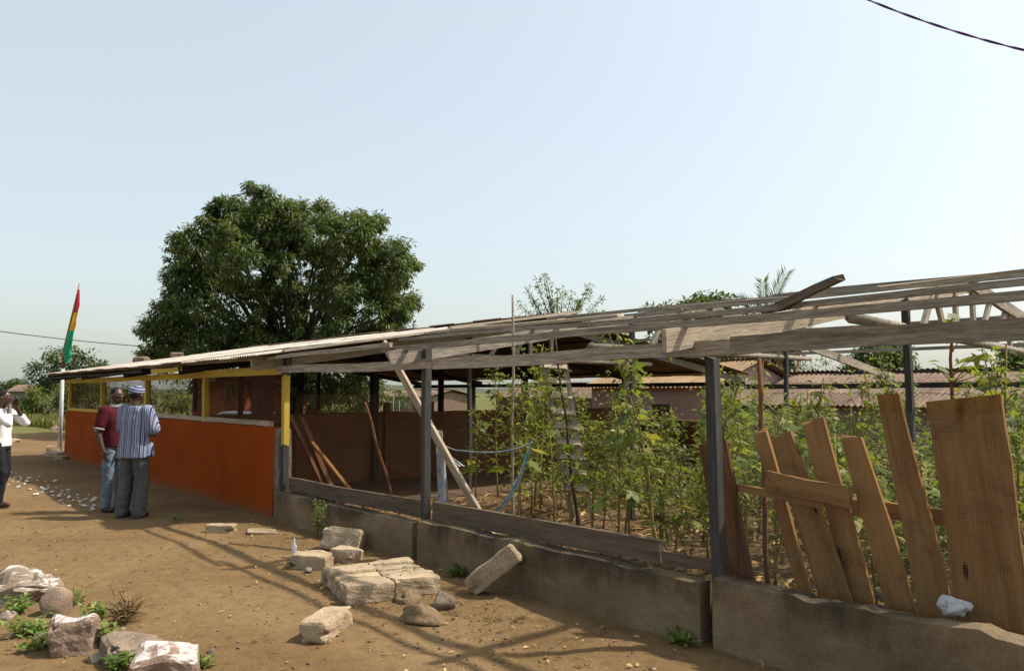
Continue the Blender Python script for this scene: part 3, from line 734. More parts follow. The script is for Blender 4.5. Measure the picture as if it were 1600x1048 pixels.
# purlins
PY = [(4.22, X1 + 0.1, 1.2, 0.046), (6.0, X1 - 0.2, 1.6, 0.046), (7.8, X1 - 0.6, 2.2, 0.046), (9.45, X1 - 0.1, 3.0, 0.05)]
for y, xa, xb, w in PY:
    z = rz_(y) + RH + PH / 2 + 0.004
    xm = X2 + RNG.uniform(0.3, 1.2) if y != 4.22 else X2 - 0.5
    plank('purlin', (xa, y, z), (xm + 0.25, y, z + 0.004), w, 0.038, M['wood_grey'], fr, warp=0.014)
    plank('purlin', (xm, y + 0.06, z), (xb, y + 0.05, z + 0.01), w * 1.1, 0.038, M['wood_grey'], fr, warp=0.014)
for y, xa, xb in ((11.4, X1, 2.5), (13.2, X1, 0.5)):
    z = rz_(y) + RH + PH / 2
    plank('purlin', (xa, y, z), (xb, y, z), 0.05, 0.05, M['wood_grey'], fr, warp=0.014)
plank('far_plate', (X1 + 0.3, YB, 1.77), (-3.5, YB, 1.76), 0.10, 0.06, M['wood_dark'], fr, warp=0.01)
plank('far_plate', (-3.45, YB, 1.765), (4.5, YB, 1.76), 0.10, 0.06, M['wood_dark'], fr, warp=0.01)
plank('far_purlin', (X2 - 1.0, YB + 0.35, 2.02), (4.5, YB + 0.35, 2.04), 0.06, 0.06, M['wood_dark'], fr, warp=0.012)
# sill boards standing on the low wall
plank('sill_board', (X1 + 0.2, YW + 0.02, 0.455), (X2 - 0.06, YW + 0.02, 0.475), 0.17, 0.04, M['wood_sill'], fr, warp=0.006)
a, b = at(678, 802, YW + 0.02), at(1034, 862, YW + 0.02)
plank('sill_board', (a.x, YW + 0.02, 0.475), (b.x, YW + 0.02, 0.515), 0.17, 0.04, M['wood_sill'], fr, warp=0.006, rag=0.01)
plank('sill_board', (b.x + 0.01, YW + 0.025, 0.475), (X3 - 0.06, YW + 0.025, 0.475), 0.10, 0.035, M['wood_sill'], fr, warp=0.006, taper=0.3)
wire_panel(fr, X1 + 0.2, X2 - 0.1, 4.60, 0.5, 1.62, 0.026, 0.0005, M['wire_rust'])
wire_panel(fr, X2 + 0.1, X3 - 0.1, 4.60, 0.5, 1.58, 0.020, 0.0004, M['wire_rust'])
wire_panel(fr, X3 + 0.1, -0.2, 4.61, 0.44, 1.53, 0.0145, 0.00022, M['wire'])

# loose boards lying on the rafters
def loose(name, a, b, w, t, mat, label, cat='board', group=None, **kw):
    o = plank(name, a, b, w, t, mat, None, **kw); return tag(o, label, cat, group)
loose('loose_board', at(1192, 493, 6.2), at(1313, 432, 5.6), 0.085, 0.045, M['wood_sill'], 'dark split timber sticking up at a slant above the bare purlins', taper=0.35, rag=0.06)
loose('loose_board', (X1 + 0.3, 6.5, rz_(6.5) + RH + 0.07), (X2 + 0.9, 6.4, rz_(6.4) + RH + 0.07), 0.10, 0.03, M['wood_pale'], 'long pale board lying along the purlins beside the sheet roof', side=(0, 1, 0.15))
loose('loose_board', (X1 + 0.1, 7.0, rz_(7.0) + RH + 0.08), (X2 - 0.2, 6.6, rz_(6.6) + RH + 0.08), 0.12, 0.03, M['wood_grey'], 'grey board lying slantwise on the purlins near the thin upright pole', side=(0, 1, 0.15))
loose('loose_board', (X3 + 0.2, 6.6, rz_(6.6) + RH + 0.08), (X3 + 1.7, 7.5, rz_(7.5) + RH + 0.085), 0.17, 0.03, M['wood_pale'], 'short wide pale board lying across the purlins beside the slanted dark timber', side=(0, 1, 0.15))
loose('edge_board', (X1 + 0.40, 4.3, zt(4.3) + 0.03), (X1 + 0.42, 7.6, zt(7.6) + 0.03), 0.09, 0.03, M['wood_grey'], 'weathered board laid on the open edge of the sheet roof', side=(1, 0, 0))
loose('edge_board', (X1 + 0.30, 7.0, zt(7.0) + 0.06), (X1 + 0.55, 9.6, zt(9.5) + 0.07), 0.08, 0.03, M['wood_pale'], 'pale board on the roof edge running up to the ridge', side=(1, 0, 0))

for (ya, yb, xa_, xb_, l) in ((6.75, 6.5, -8.9, -6.9, 'thin grey batten lying on the purlins just before the second post'), (8.5, 8.9, -9.0, -5.6, 'long thin batten lying high up near the ridge'),
        (7.2, 6.9, -6.0, -3.9, 'thin batten lying on the purlins above the middle bay'), (8.8, 8.4, -4.6, -1.9, 'thin batten lying near the ridge beside the slanted dark timber')):
    loose('loose_batten', (xa_, ya, rz_(ya) + RH + .065), (xb_, yb, rz_(yb) + RH + .065), .045, .022, M['wood_grey'], l, side=(0, 1, .15), warp=.015)
# ---- the low rendered wall, one length per bay
tag(rough_wall('low_wall', X1 + 0.07, X2 - 0.045, 4.36, 4.54, -0.06, lambda x: 0.36, M['concrete'], top=0.018, seed=21), 'low mouldy concrete wall length next to the orange wall', 'wall')
tag(rough_wall('low_wall', X2 + 0.062, X3 - 0.045, 4.345, 4.53, -0.06, lambda x: 0.405, M['concrete'], top=0.02, seed=22), 'low mouldy concrete wall length that the block leans on', 'wall')
tag(rough_wall('low_wall', X3 + 0.062, 1.5, 4.34, 4.53, -0.06, lambda x: 0.45, M['concrete'], top=0.036, seed=23), 'low concrete wall length with crumbling top under the leaning boards', 'wall')

# ------------------------------------------------------------------ leaning boards behind the wire
def lean(x0, y0, x1, y1, Y0, Y1, wpx, label, mat='wood_brown', t=0.025, taper=0.0, name='leaning_board', rag=0.02, cut=None):
    """from bottom pixel to top pixel, on planes Y0 and Y1; the board goes on down to the soil"""
    a, b = at(x0, y0, Y0), at(x1, y1, Y1)
    d = (b - a).normalized()
    a = a - d * ((a.z - 0.03) / d.z)
    dep = (b - CAM).dot(FWD)
    w = wpx * dep / F_PX / 0.80
    return loose(name, a, b, w, t, M[mat], label, side=(1, 0, 0), taper=taper, rag=rag, cut=cut)
lean(1150, 895, 1116, 692, 4.72, 4.80, 42, 'reddish board leaning behind the grey post, half hidden by it', 'wood_red', 0.03)
lean(1257, 920, 1189, 673, 4.90, 4.96, 17, 'narrowest board of the leaning row, beside the thin upright stick', t=0.03)
lean(1303, 928, 1223, 680, 4.84, 4.88, 42, 'square topped board second in the leaning row, widest at its foot', taper=0.30)
lean(1345, 930, 1270, 658, 4.92, 4.97, 30, 'board third in the leaning row, above the short cross plank')
lean(1408, 948, 1330, 684, 4.80, 4.85, 36, 'slant topped board fourth in the leaning row', cut=-0.02, taper=0.28)
lean(1460, 955, 1389, 611, 4.76, 4.80, 42, 'tallest tapering board of the leaning row with rounded top', taper=0.34, t=0.028, rag=0.03)
lean(1556, 975, 1503, 622, 4.70, 4.74, 84, 'widest board of the row, standing behind the wire at the picture edge', t=0.03, rag=0.006)
loose('cross_plank', at(1197, 752, 4.72), at(1331, 775, 4.73), 0.125, 0.03, M['wood_brown'], 'short thick plank nailed across the leaning boards')
loose('cross_rail', at(1155, 760, 4.80), at(1285, 790, 4.76), 0.05, 0.035, M['wood_brown'], 'thin rail poking out below the short cross plank')
loose('cross_rail', at(1330, 790, 4.98), at(1482, 812, 4.98), 0.10, 0.03, M['wood_brown'], 'rail behind the tall boards of the leaning row')
loose('cross_rail', at(1305, 908, 5.0), at(1450, 950, 4.95), 0.06, 0.03, M['wood_grey'], 'low rail at the feet of the leaning boards')
# plastic bag on the wall top
def bag(loc, size, seed, label):
    me = rock_mesh('plastic_bag', size, seed, M['plastic'], 4, 0.5)
    o = link('plastic_bag', me, None, Matrix.Translation(loc)); return tag(o, label, 'bag')
M['plastic'] = leaf_mat('thin_white_plastic', [(0, (0.62, 0.62, 0.62)), (1, (0.75, 0.76, 0.78))], 0.4, 0.25, (1, 1, 1), 0.5)
pb = at(1493, 955, 4.60)
bag((pb.x, 4.60, 0.50), (0.17, 0.10, 0.12), 3, 'crumpled white plastic bag on the wall top by the widest board')
pb = gnd(459, 868)
bag((pb.x, pb.y, 0.07), (0.06, 0.05, 0.19), 8, 'white plastic bag standing on the dirt beside the broken blocks')

# leaning timbers, brace and poles inside the frame
loose('leaning_timber', at(512, 756, 5.1), at(452, 646, 4.75), 0.13, 0.04, M['wood_red'], 'broad brown timber leaning on the yellow post', side=(1, 0, 0), name_='x') if False else None
def leanb(x0, y0, x1, y1, Y0, Y1, w, t, mat, label, name='leaning_timber', **kw):
    a, b = at(x0, y0, Y0), at(x1, y1, Y1); d = (b - a).normalized()
    a = a - d * ((a.z - 0.03) / d.z)
    return loose(name, a, b, w, t, M[mat], label, cat='timber', side=(1, 0, 0), **kw)
leanb(497, 745, 453, 648, 5.1, 4.80, 0.10, 0.04, 'wood_red', 'broad brown timber leaning on the yellow post', taper=0.2)
leanb(512, 752, 470, 651, 5.2, 4.95, 0.085, 0.06, 'wood_red', 'rough brown timber second from the yellow post', rag=0.04)
leanb(540, 756, 487, 690, 5.15, 4.98, 0.045, 0.04, 'wood_brown', 'thin short stake lowest of the leaning timbers')
o = stick('leaning_stick', at(618, 775, 5.3) + Vector((0, 0, -0.2)), at(570, 628, 5.0), 0.022, 0.018, M['wood_red'], None, 0.015)
tag(o, 'bare crooked stick leaning alone in front of the dark brown wall', 'stick')
a, b = at(748, 800, 4.80), at(600, 537, 4.72); d = (b - a).normalized()
loose('brace_board', a - d * 0.45, b, 0.085, 0.035, M['wood_pale'], 'pale diagonal brace board passing behind the grey post', side=(1, 0, 0))
def pole(name, pts, r, mat, label, cat='pole', sides=7):
    SEED[0] += 1; return tag(tube(name, pts, r, mat, None, sides), label, cat)
p0, p1 = at(801, 800, 5.5), at(801, 461, 5.5)
o = stick('upright_pole', (p0.x, 5.5, 0.0), p1, 0.017, 0.012, M['wood_grey'], None, 0.012, 9); tag(o, 'tall thin pole rising above the roof frame near the blue cloth', 'pole')
p1 = at(1186, 560, 5.05); o = stick('upright_pole', (p1.x + 0.03, 5.05, 0.0), p1, 0.020, 0.017, M['wood_red'], None, 0.008, 8); tag(o, 'brown upright stick behind the narrowest leaning board', 'pole')
a = at(868, 530, 6.6); b = at(906, 795, 6.4)
o = stick('dead_stem', b - Vector((0, 0, b.z)), a, 0.022, 0.012, M['wood_dark'], None, 0.03, 8); tag(o, 'dark dead stem leaning across the board ladder', 'stem')
# board ladder
la, lb = at(907, 790, 7.1), at(866, 566, 6.8)
lad = thing('board_ladder', 'old ladder with pale flat board rungs among the plants', 'ladder', (la.x, la.y, 0))
dl = (lb - la).normalized(); la = la - dl * ((la.z - 0.02) / dl.z)
sx_ = RIGHT * 0.125
for s in (-1, 1): plank('rail', la + sx_ * s, lb + sx_ * s + dl * 0.12, 0.06, 0.04, M['wood_grey'], lad, side=RIGHT)
nr = 9
for i in range(nr):
    p = la.lerp(lb, 0.22 + 0.76 * i / (nr - 1)) - FWD_H * 0.035
    plank('rung', p - sx_ * 1.15, p + sx_ * 1.15 + Vector((0, 0, RNG.uniform(-.02, .02))), 0.095, 0.025, M['wood_pale'], lad, side=Vector((0, 0, .65)) + FWD_H * .75)
# cloths and cord
def ribbon(name, pts, w, mat, label, cat, side=None, seed=0, cross=7):
    """a crumpled strip of cloth along pts"""
    V, Fc = [], []; rd = random.Random(seed); pts = [Vector(p) for p in pts]
    P = []
    for i in range(len(pts) - 1):
        for k in range(6): P.append(pts[i].lerp(pts[i + 1], k / 6))
    P.append(pts[-1]); s0 = Vector(side or RIGHT)
    for i, p in enumerate(P):
        u = i / (len(P) - 1)
        ww = (w(u) if callable(w) else w) * (0.85 + 0.3 * noise.noise(Vector((i * 0.4, seed, 0))))
        for k in range(cross):
            v = k / (cross - 1) - 0.5
            q = p + s0 * (v * ww) + FWD_H * (0.25 * ww * math.sin(v * 9 + i * 0.22 + seed) + 0.15 * ww * noise.noise(Vector((v * 4, i * 0.3, seed))))
            V.append(q)
    for i in range(len(P) - 1):
        for k in range(cross - 1):
            a_ = i * cross + k; Fc.append((a_, a_ + 1, a_ + cross + 1, a_ + cross))
    k0 = len(V); V += [v + FWD_H * 0.006 for v in V]; Fc += [tuple(x + k0 for x in f[::-1]) for f in Fc]
    o0 = P[0]
    return tag(mk(name, [v - o0 for v in V], Fc, mat, None, Matrix.Translation(o0), smooth=True), label, cat)
M['cloth_wb'] = surf('faded_blue_white_cloth', [(0.38, (0.62, 0.60, 0.56)), (0.52, (0.55, 0.58, 0.60)), (0.62, (0.12, 0.38, 0.55))], 9, rough=0.9, bump=0.4, fine=60, rand=0, tone=0.8)
M['cloth_blue'] = surf('torn_blue_cloth', [(0.32, (0.10, 0.34, 0.44)), (0.48, (0.34, 0.50, 0.56)), (0.62, (0.58, 0.60, 0.60))], 14, rough=0.9, bump=0.4, fine=60, rand=0, tone=0.8)
ribbon('hanging_cloth', [at(686, 672, 4.85), at(688, 700, 4.85), at(690, 740, 4.87), at(693, 785, 4.88)], lambda u: 0.07 + 0.06 * u, M['cloth_wb'], 'white and blue rag hanging down beside the grey post', 'cloth', seed=1)
ribbon('hanging_cloth', [at(832, 683, 4.95), at(826, 705, 4.95), at(812, 745, 4.9), at(795, 778, 4.85), at(776, 801, 4.78)], lambda u: 0.022 + 0.055 * u, M['cloth_blue'], 'curved torn strip of pale blue cloth tied to the wire', 'cloth', seed=4)
ribbon('hanging_cloth', [at(689, 688, 4.86), at(700, 712, 4.9), at(722, 728, 4.95)], lambda u: 0.03 + 0.05 * u, M['cloth_blue'], 'small blue shred of net beside the white rag', 'cloth', seed=6)
pole('blue_cord', [at(690, 695, 4.87), at(712, 703, 4.9), at(745, 706, 4.92), at(780, 706, 4.93), at(810, 700, 4.95), at(831, 691, 4.95)], 0.007, M['cloth_blue'], 'thin blue cord stretched between the rags', 'cord', 5)

# ------------------------------------------------------------------ plants of the plot
def lobed_leaf():
    """five-lobed leaf lying along +X, 1 long"""
    pts = [(0, 0)]
    lob = [(-118, .52), (-88, .30), (-58, .80), (-30, .42), (0, 1.0), (30, .42), (58, .80), (88, .30), (118, .52)]
    V = [(0, 0, 0)]
    for a, r in lob:
        an = math.radians(a); V.append((r * math.cos(an), r * math.sin(an) * 0.9, -0.16 * r * r + 0.05 * math.sin(3 * an)))
    Fc = [(0, i, i + 1) for i in range(1, len(V) - 1)]
    return np.array(V), np.array(Fc)
LV, LF = lobed_leaf()
LEAFM = []
for k in range(5):
    v = LV.copy(); v[:, 2] += NP.uniform(-0.05, 0.05, len(v)); LEAFM.append(tri_mesh('leaf', v, LF, M['leaf_crop'], np.full(len(LF), (0.15, 0.35, 0.5, 0.65, 0.95)[k])))
def leaf_places(rd, h, nleaf, z0, spread):
    out = []
    for i in range(nleaf):
        u = rd.random() ** 0.8
        z = z0 + (h - z0) * u
        an = i * 2.4 + rd.uniform(-.5, .5)
        L = rd.choice((rd.uniform(0.05, 0.10), rd.uniform(0.09, 0.22))) * (1.15 - 0.6 * u)
        r = spread * (1.0 - 0.75 * u) * rd.uniform(0.3, 1.0)
        out.append((Vector((math.cos(an) * r, math.sin(an) * r, z)), an + rd.uniform(-.7, .7), -rd.uniform(0.1, 0.75), rd.uniform(-.5, .5), L))
    return out
def plant_proto(seed, h, separate, nleaf=34, z0=0.62, spread=0.28):
    rd = random.Random(seed)
    root = empty('crop_plant')
    stems = rd.choice((1, 1, 2)); base = []
    V, Fc = [], []
    for s in range(stems):
        dx, dy = rd.uniform(-.12, .12) * s, rd.uniform(-.12, .12) * s
        hh = h * (1 if s == 0 else rd.uniform(.7, .95))
        pts = [(dx + rd.uniform(-.02, .02) * k, dy + rd.uniform(-.02, .02) * k, hh * k / 5) for k in range(6)]
        v, f = tube_data(pts, [0.014 - 0.0018 * k for k in range(6)], 6)
        o = len(V); V += v; Fc += [tuple(i + o for i in q) for q in f]
    pl = leaf_places(rd, h, nleaf, z0, spread)
    for (p, an, pit, rol, L) in pl:                       # leaf stalks
        q = Vector((p.x * 0.08, p.y * 0.08, max(0.1, p.z - 0.10)))
        v, f = tube_data([q, p], [0.004, 0.003], 4, False)
        o = len(V); V += v; Fc += [tuple(i + o for i in q_) for q_ in f]
    mk('stem', V, Fc, M['stem'], root, smooth=True)
    AV, AF, AVAR = [], [], []
    for i, (p, an, pit, rol, L) in enumerate(pl):
        Mx = Matrix.Translation(p) @ Matrix.Rotation(an, 4, 'Z') @ Matrix.Rotation(-pit, 4, 'Y') @ Matrix.Rotation(rol, 4, 'X') @ Matrix.Scale(L, 4)
        if separate and L > 0.085: link('leaf', LEAFM[rd.randrange(5)], root, Mx)
        else:
            k = len(AV) * len(LV); m = np.array(Mx)
            AV.append(LV @ m[:3, :3].T + m[:3, 3]); AF.append(LF + k); AVAR.append(np.full(len(LF), rd.random() * 0.95))
    # small shoots round the stem
    n = 150
    zz = NP.uniform(z0 * 0.8, h * 1.0, n); P = np.stack([NP.normal(0, .11, n), NP.normal(0, .11, n), zz], 1)
    v, f = leaves_np(P, unit(n) * np.array([1, 1, .6]), unit(n) * .4 + np.array([0, 0, 1]), NP.uniform(.04, .09, n), NP.uniform(.02, .045, n))
    if AV:
        V1 = np.concatenate(AV); F1 = np.concatenate(AF); A1 = np.concatenate(AVAR)
        V1, F1, A1 = np.concatenate([V1, v]), np.concatenate([F1, f + len(V1)]), np.concatenate([A1, np.repeat(NP.random(n) * .9, 2)])
    else: V1, F1, A1 = v, f, np.repeat(NP.random(n) * .9, 2)
    link('foliage', tri_mesh('foliage', V1, F1, M['leaf_crop'], A1), root)
    if rd.random() < 0.5:
        fv, ff = leaves_np(np.repeat(np.array([[0.06, 0.02, h * .8]]), 5, 0), np.array([[math.cos(k * 1.26), math.sin(k * 1.26), .6] for k in range(5)]), np.repeat(np.array([[0, 0, 1.]]), 5, 0), .05, .045)
        link('flower', tri_mesh('flower', fv, ff, M['petal'], np.full(len(ff), .5)), root)
    return root
def copy_tree(o, parent=None):
    c = o.copy(); COL.objects.link(c); c.parent = parent
    for ch in KIDS.get(o.name, []): copy_tree(ch, c)
    return c
near_p = [plant_proto(100 + k, h, True, 30) for k, h in enumerate((1.55, 1.75, 1.45, 1.9))]
far_p = [plant_proto(200 + k, h, False, 46) for k, h in enumerate((1.5, 1.7, 1.85, 1.4, 2.0))]
used = set()
def put_plant(proto, x, y, s, rz, label, group):
    o = proto if proto.name not in used else copy_tree(proto)
    used.add(proto.name)
    o.matrix_basis = Matrix.Translation((x, y, 0.03)) @ Matrix.Rotation(rz, 4, 'Z') @ Matrix.Rotation(RNG.gauss(0, .07), 4, 'X') @ Matrix.Rotation(RNG.gauss(0, .05), 4, 'Y') @ Matrix.Diagonal((s * .5 + .5, s * .5 + .5, s, 1))
    tag(o, label, 'plant', group)
rp = random.Random(9); spots = []
def try_spot(x, y, dmin):
    if all((x - a) ** 2 + (y - b) ** 2 > dmin * dmin for a, b in spots): spots.append((x, y)); return True
    return False
LA = ('leafy green crop plant with bare lower stem in the middle bay', 'crop plants of the middle bay')
LB = ('leafy yellow green crop plant behind the leaning boards', 'crop plants behind the leaning boards')
LC1 = ('crop plant farther back around the old board ladder', 'crop plants around the ladder')
LC2 = ('crop plant farther back in front of the pink house', 'crop plants before the pink house')
LC3 = ('crop plant farther back in front of the rust brown corrugated roof', 'crop plants before the corrugated roof')
nn = nf = 0
for _ in range(4000):
    x, y = rp.uniform(-9.2, 1.5), rp.uniform(5.2, 14.2)
    v = Vector((x, y, 1.0)) - CAM; dep = v.dot(FWD); px = 800 + F_PX * v.dot(RIGHT) / dep
    if px < 705 or px > 1680: continue
    if px < 800 and rp.random() < 0.86: continue
    if 5.0 < y < 6.3 and px < 1150 and rp.random() < 0.75: continue
    if noise.noise(Vector((x * .9, y * .9, 4))) < (-0.06 if px < 1120 else -0.22) and y > 5.8: continue          # they stand in loose clumps
    if not try_spot(x, y, 0.36 if y < 8 else 0.48): continue
    near = y < 7.6
    hs_ = 1.10 if px < 1130 else (0.88 if rp.random() < .85 else 1.08)
    if px > 1530: hs_ = 1.0
    if 930 < px < 1110 and y > 7.2 and rp.random() < .8: continue
    if 850 < px < 925 and y < 6.9 and rp.random() < .6: continue
    if near and nn < 34:
        nn += 1; put_plant(near_p[rp.randrange(4)], x, y, hs_ * rp.uniform(.62, 1.16), rp.uniform(0, 6), *(LA if px < 1115 else LB))
    else:
        nf += 1
        if nf > 110: continue
        put_plant(far_p[rp.randrange(5)], x, y, hs_ * rp.uniform(.6, 1.14), rp.uniform(0, 6), *(LC1 if px < 925 else LC2 if px < 1125 else LC3))
for k, (px_, Y_, sc) in enumerate(((1585, 5.6, 1.0), (1600, 6.4, 1.12), (1575, 7.2, 1.1), (1612, 5.2, 1.0), (1560, 8.0, 1.05), (1595, 9.0, 1.2))):
    q = at(px_, 800, Y_); put_plant(near_p[k % 4], q.x, Y_, sc, k * 1.3, 'tall bright crop plant at the picture edge beyond the widest board', 'crop plants at the picture edge')
# one tall reddish stem standing above the boards
pt = at(1487, 640, 5.6)
tp = thing('tall_plant', 'tallest reddish stemmed plant with few large leaves reaching above the beam', 'plant', (pt.x, pt.y, 0.03))
tube('stem', [(pt.x, pt.y, 0.03), (pt.x + .01, pt.y, 1.2), at(1485, 560, 5.6), at(1490, 488, 5.6)], [0.018, 0.015, 0.011, 0.006], M['wood_red'], tp, 6, Matrix())
for i, (x, y, L) in enumerate(((1487, 490, .10), (1492, 500, .09), (1500, 505, .10), (1480, 500, .08), (1475, 575, .13), (1463, 570, .13), (1515, 558, .12), (1528, 555, .12), (1510, 572, .10), (1490, 520, .08), (1505, 520, .07), (1520, 575, .12), (1545, 580, .11))):
    p = at(x, y, 5.6 + RNG.uniform(-.1, .1))
    Mx = Matrix.Translation(p) @ Matrix.Rotation(RNG.uniform(0, 6), 4, 'Z') @ Matrix.Rotation(RNG.uniform(.3, 1.0), 4, 'Y') @ Matrix.Scale(L, 4)
    link('leaf', LEAFM[i % 4], tp, Mx)
    tube('leaf_stalk', [at(1488, min(600, y + 30), 5.6), p], [.004, .003], M['stem'], tp, 4, Matrix())
# low ground plants and dry litter inside
n = 9000
P = np.stack([NP.uniform(-9.4, 2.5, n), NP.uniform(4.75, 13.5, n), NP.uniform(.05, .10, n)], 1)
dd = unit(n); dd[:, 2] = np.abs(dd[:, 2]) * .25
V, Fc = leaves_np(P, dd, unit(n) * .5 + np.array([0, 0, 1.]), NP.uniform(.06, .22, n), NP.uniform(.008, .05, n))
tag(link('leaf_litter', tri_mesh('leaf_litter', V, Fc, M['litter'], np.repeat(NP.random(n), 2))), 'dry leaves and straw covering the garden soil', 'litter', kind='stuff')
cl = np.stack([NP.uniform(-9.0, 2.5, 700), NP.uniform(7.6, 14.0, 700), NP.uniform(.05, .5, 700)], 1)
V, Fc, va = clump_leaves(cl, NP.uniform(.10, .24, 700), 26, .085, .035, -.1)
tag(link('undergrowth', tri_mesh('undergrowth', V, Fc, M['leaf_crop'], va)), 'low green undergrowth between the crop stems', 'undergrowth', kind='stuff')

# ------------------------------------------------------------------ blocks and stones
def G(x, y): return on(gnd(x, y))
def blk(x, y, size, rzd, label, seed, tilt=(0, 0), mat='block', sink=0.015, name='concrete_block', **kw):
    p = G(x, y); o = rough_block(name, (p.x, p.y, p.z - sink), size, math.radians(rzd), M[mat], seed, tilt, **kw)
    return tag(o, label, 'block')
blk(510, 986, (0.44, 0.20, 0.145), 126, 'single loose block lying apart in the middle of the yard', 1)
o = blk(772, 915, (0.50, 0.15, 0.16), 62, 'long block leaning with one end against the low wall', 2, (0.1, 0), sink=-0.0)
pa, pb_ = on(gnd(742, 926)) + Vector((0, 0, 0.075)), at(800, 866, 4.24)
dd_ = (pb_ - pa).normalized(); ss_ = Vector((0, 0, 1)).cross(dd_).normalized(); nn_ = dd_.cross(ss_)
o.matrix_basis = Matrix.Translation(pa.lerp(pb_, .5)) @ Matrix((dd_, ss_, nn_)).transposed().to_4x4() @ Matrix.Translation((0, 0, -0.08))
blk(533, 858, (0.44, 0.20, 0.24), 38, 'tilted chipped block standing at the back of the heap by the wall', 3, (-0.35, 0.05))
blk(541, 874, (0.28, 0.20, 0.13), 20, 'half block lying in front of the tilted chipped block', 4, (0.05, 0.1))
blk(488, 884, (0.36, 0.22, 0.15), 40, 'cracked flat block beside the plastic bag', 5, (0.06, 0))
blk(346, 829, (0.34, 0.16, 0.11), 45, 'grey slab lying flat near the orange wall', 6)
blk(409, 831, (0.34, 0.18, 0.05), 70, 'thin broken slab beside the end of the orange wall', 7, (0.12, 0.1), chip=0.02)
# the laid platform of blocks
pc = on(Vector((-5.86, 3.58, 0)))
rzp = math.radians(-14)
rowdef = []
k = 0
for i in range(5):
    for j in range(2):
        sx, sy, sz = 0.155, 0.40, 0.16
        lx = (i - 2) * 0.168 + RNG.uniform(-.008, .008); ly = (j - 0.5) * 0.42 + RNG.uniform(-.015, .015)
        q = Matrix.Rotation(rzp, 4, 'Z') @ Vector((lx, ly, 0))
        o = rough_block('concrete_block', (pc.x + q.x, pc.y + q.y, pc.z - 0.02 + RNG.uniform(-.02, .012)), (sx, sy, sz), rzp + RNG.uniform(-.04, .04), M['block'], 20 + k, (RNG.uniform(-.03, .03), RNG.uniform(-.04, .04)), amp=0.014)
        tag(o, 'sandcrete block laid tight in the square platform of blocks by the wall', 'block', 'blocks of the platform'); k += 1
def rk(x, y, size, label, seed, mat='stone', sink=0.2, rzd=0, amp=0.25):
    p = G(x, y); return tag(rock('stone', p, size, math.radians(rzd), M[mat], seed, sink, 3, None, amp), label, 'stone')
rk(693, 945, (0.22, 0.20, 0.20), 'rounded grey stone at the near side of the block platform', 3, sink=.28, amp=.35)
rk(655, 962, (0.38, 0.30, 0.17), 'crumbled earthy lump in front of the block platform', 5, 'clod', sink=0.36, amp=0.55)
rk(635, 935, (0.26, 0.2, 0.12), 'small crumbled lump touching the block platform', 8, 'clod', sink=0.33, amp=0.55)
rk(482, 893, (0.09, 0.08, 0.07), 'fist sized stone below the cracked flat block', 9)
# whitewashed kerb of stones
blk(118, 1012, (0.25, 0.22, 0.26), 65, 'upright kerb block with whitewashed top, in the middle of the stone line', 31, (0.05, -0.08), mat='white_top', amp=0.014, chip=0.03, soft=2.4, lump=.05, cuts=9, sink=.04)
blk(258, 1056, (0.34, 0.27, 0.20), 70, 'large kerb block with white painted patch at the picture bottom', 32, (0.1, 0.05), mat='white_top', amp=0.014, chip=0.03, soft=2.4, lump=.05, cuts=9, sink=.04)
blk(210, 1026, (0.36, 0.26, 0.15), 75, 'flat unpainted brown kerb stone between two whitewashed blocks', 33, (0.0, 0.1), mat='stone', amp=0.016, chip=0.04, soft=3.0, lump=.06, cuts=9, sink=.03)
rk(88, 952, (0.27, 0.24, 0.25), 'rounded kerb stone with bright whitewashed top', 12, 'white_top', 0.12, amp=0.16)
blk(22, 930, (0.52, 0.36, 0.22), 50, 'big lump of white speckled concrete rubble at the picture edge', 34, (0.05, 0.12), mat='white_bits', amp=0.035, chip=0.06, soft=3.0, lump=.10, cuts=12, sink=.05)
rk(23, 932, (0.12, 0.11, 0.12), 'brown round stone under the speckled rubble', 15, 'stone', 0.1)
rk(59, 930, (0.14, 0.13, 0.13), 'small whitewashed stone between rubble and rounded kerb stone', 16, 'white_top', 0.15)
rk(68, 913, (0.16, 0.14, 0.10), 'small pale rubble piece behind the kerb stones', 17, 'white_bits', 0.15)
rk(68, 1000, (0.16, 0.14, 0.09), 'low earthy stone among the weeds of the kerb', 18, 'stone', 0.2)
rk(190, 982, (0.06, 0.055, 0.05), 'single pebble beside the dark dry tuft', 19, 'stone', 0.15)
rk(85, 670, (0.7, 0.4, 0.28), 'broken block lying in the far yard beyond the flagpole', 41, 'stone', 0.2)
rk(22, 690, (0.55, 0.35, 0.16), 'pale flat stone in the far yard near the photographer', 42, 'block', 0.2)
for i, (x, y, sz_, l) in enumerate(((150, 1030, .10, 'small brown stone tucked in front of the upright kerb block'), (48, 905, .09, 'small pale stone on the far side of the speckled rubble'), (100, 978, .08, 'small stone between rounded kerb stone and upright block'),
        (182, 1012, .09, 'small broken piece behind the flat unpainted kerb stone'), (240, 1000, .06, 'pebble behind the large white patched kerb block'), (330, 1020, .05, 'lone pebble past the end of the kerb stones'), (12, 960, .11, 'low pale stone below the rubble at the picture edge'))):
    rk(x, y, (sz_ * 1.2, sz_, sz_ * .8), l, 70 + i, 'stone' if i % 2 else 'white_bits', .25)
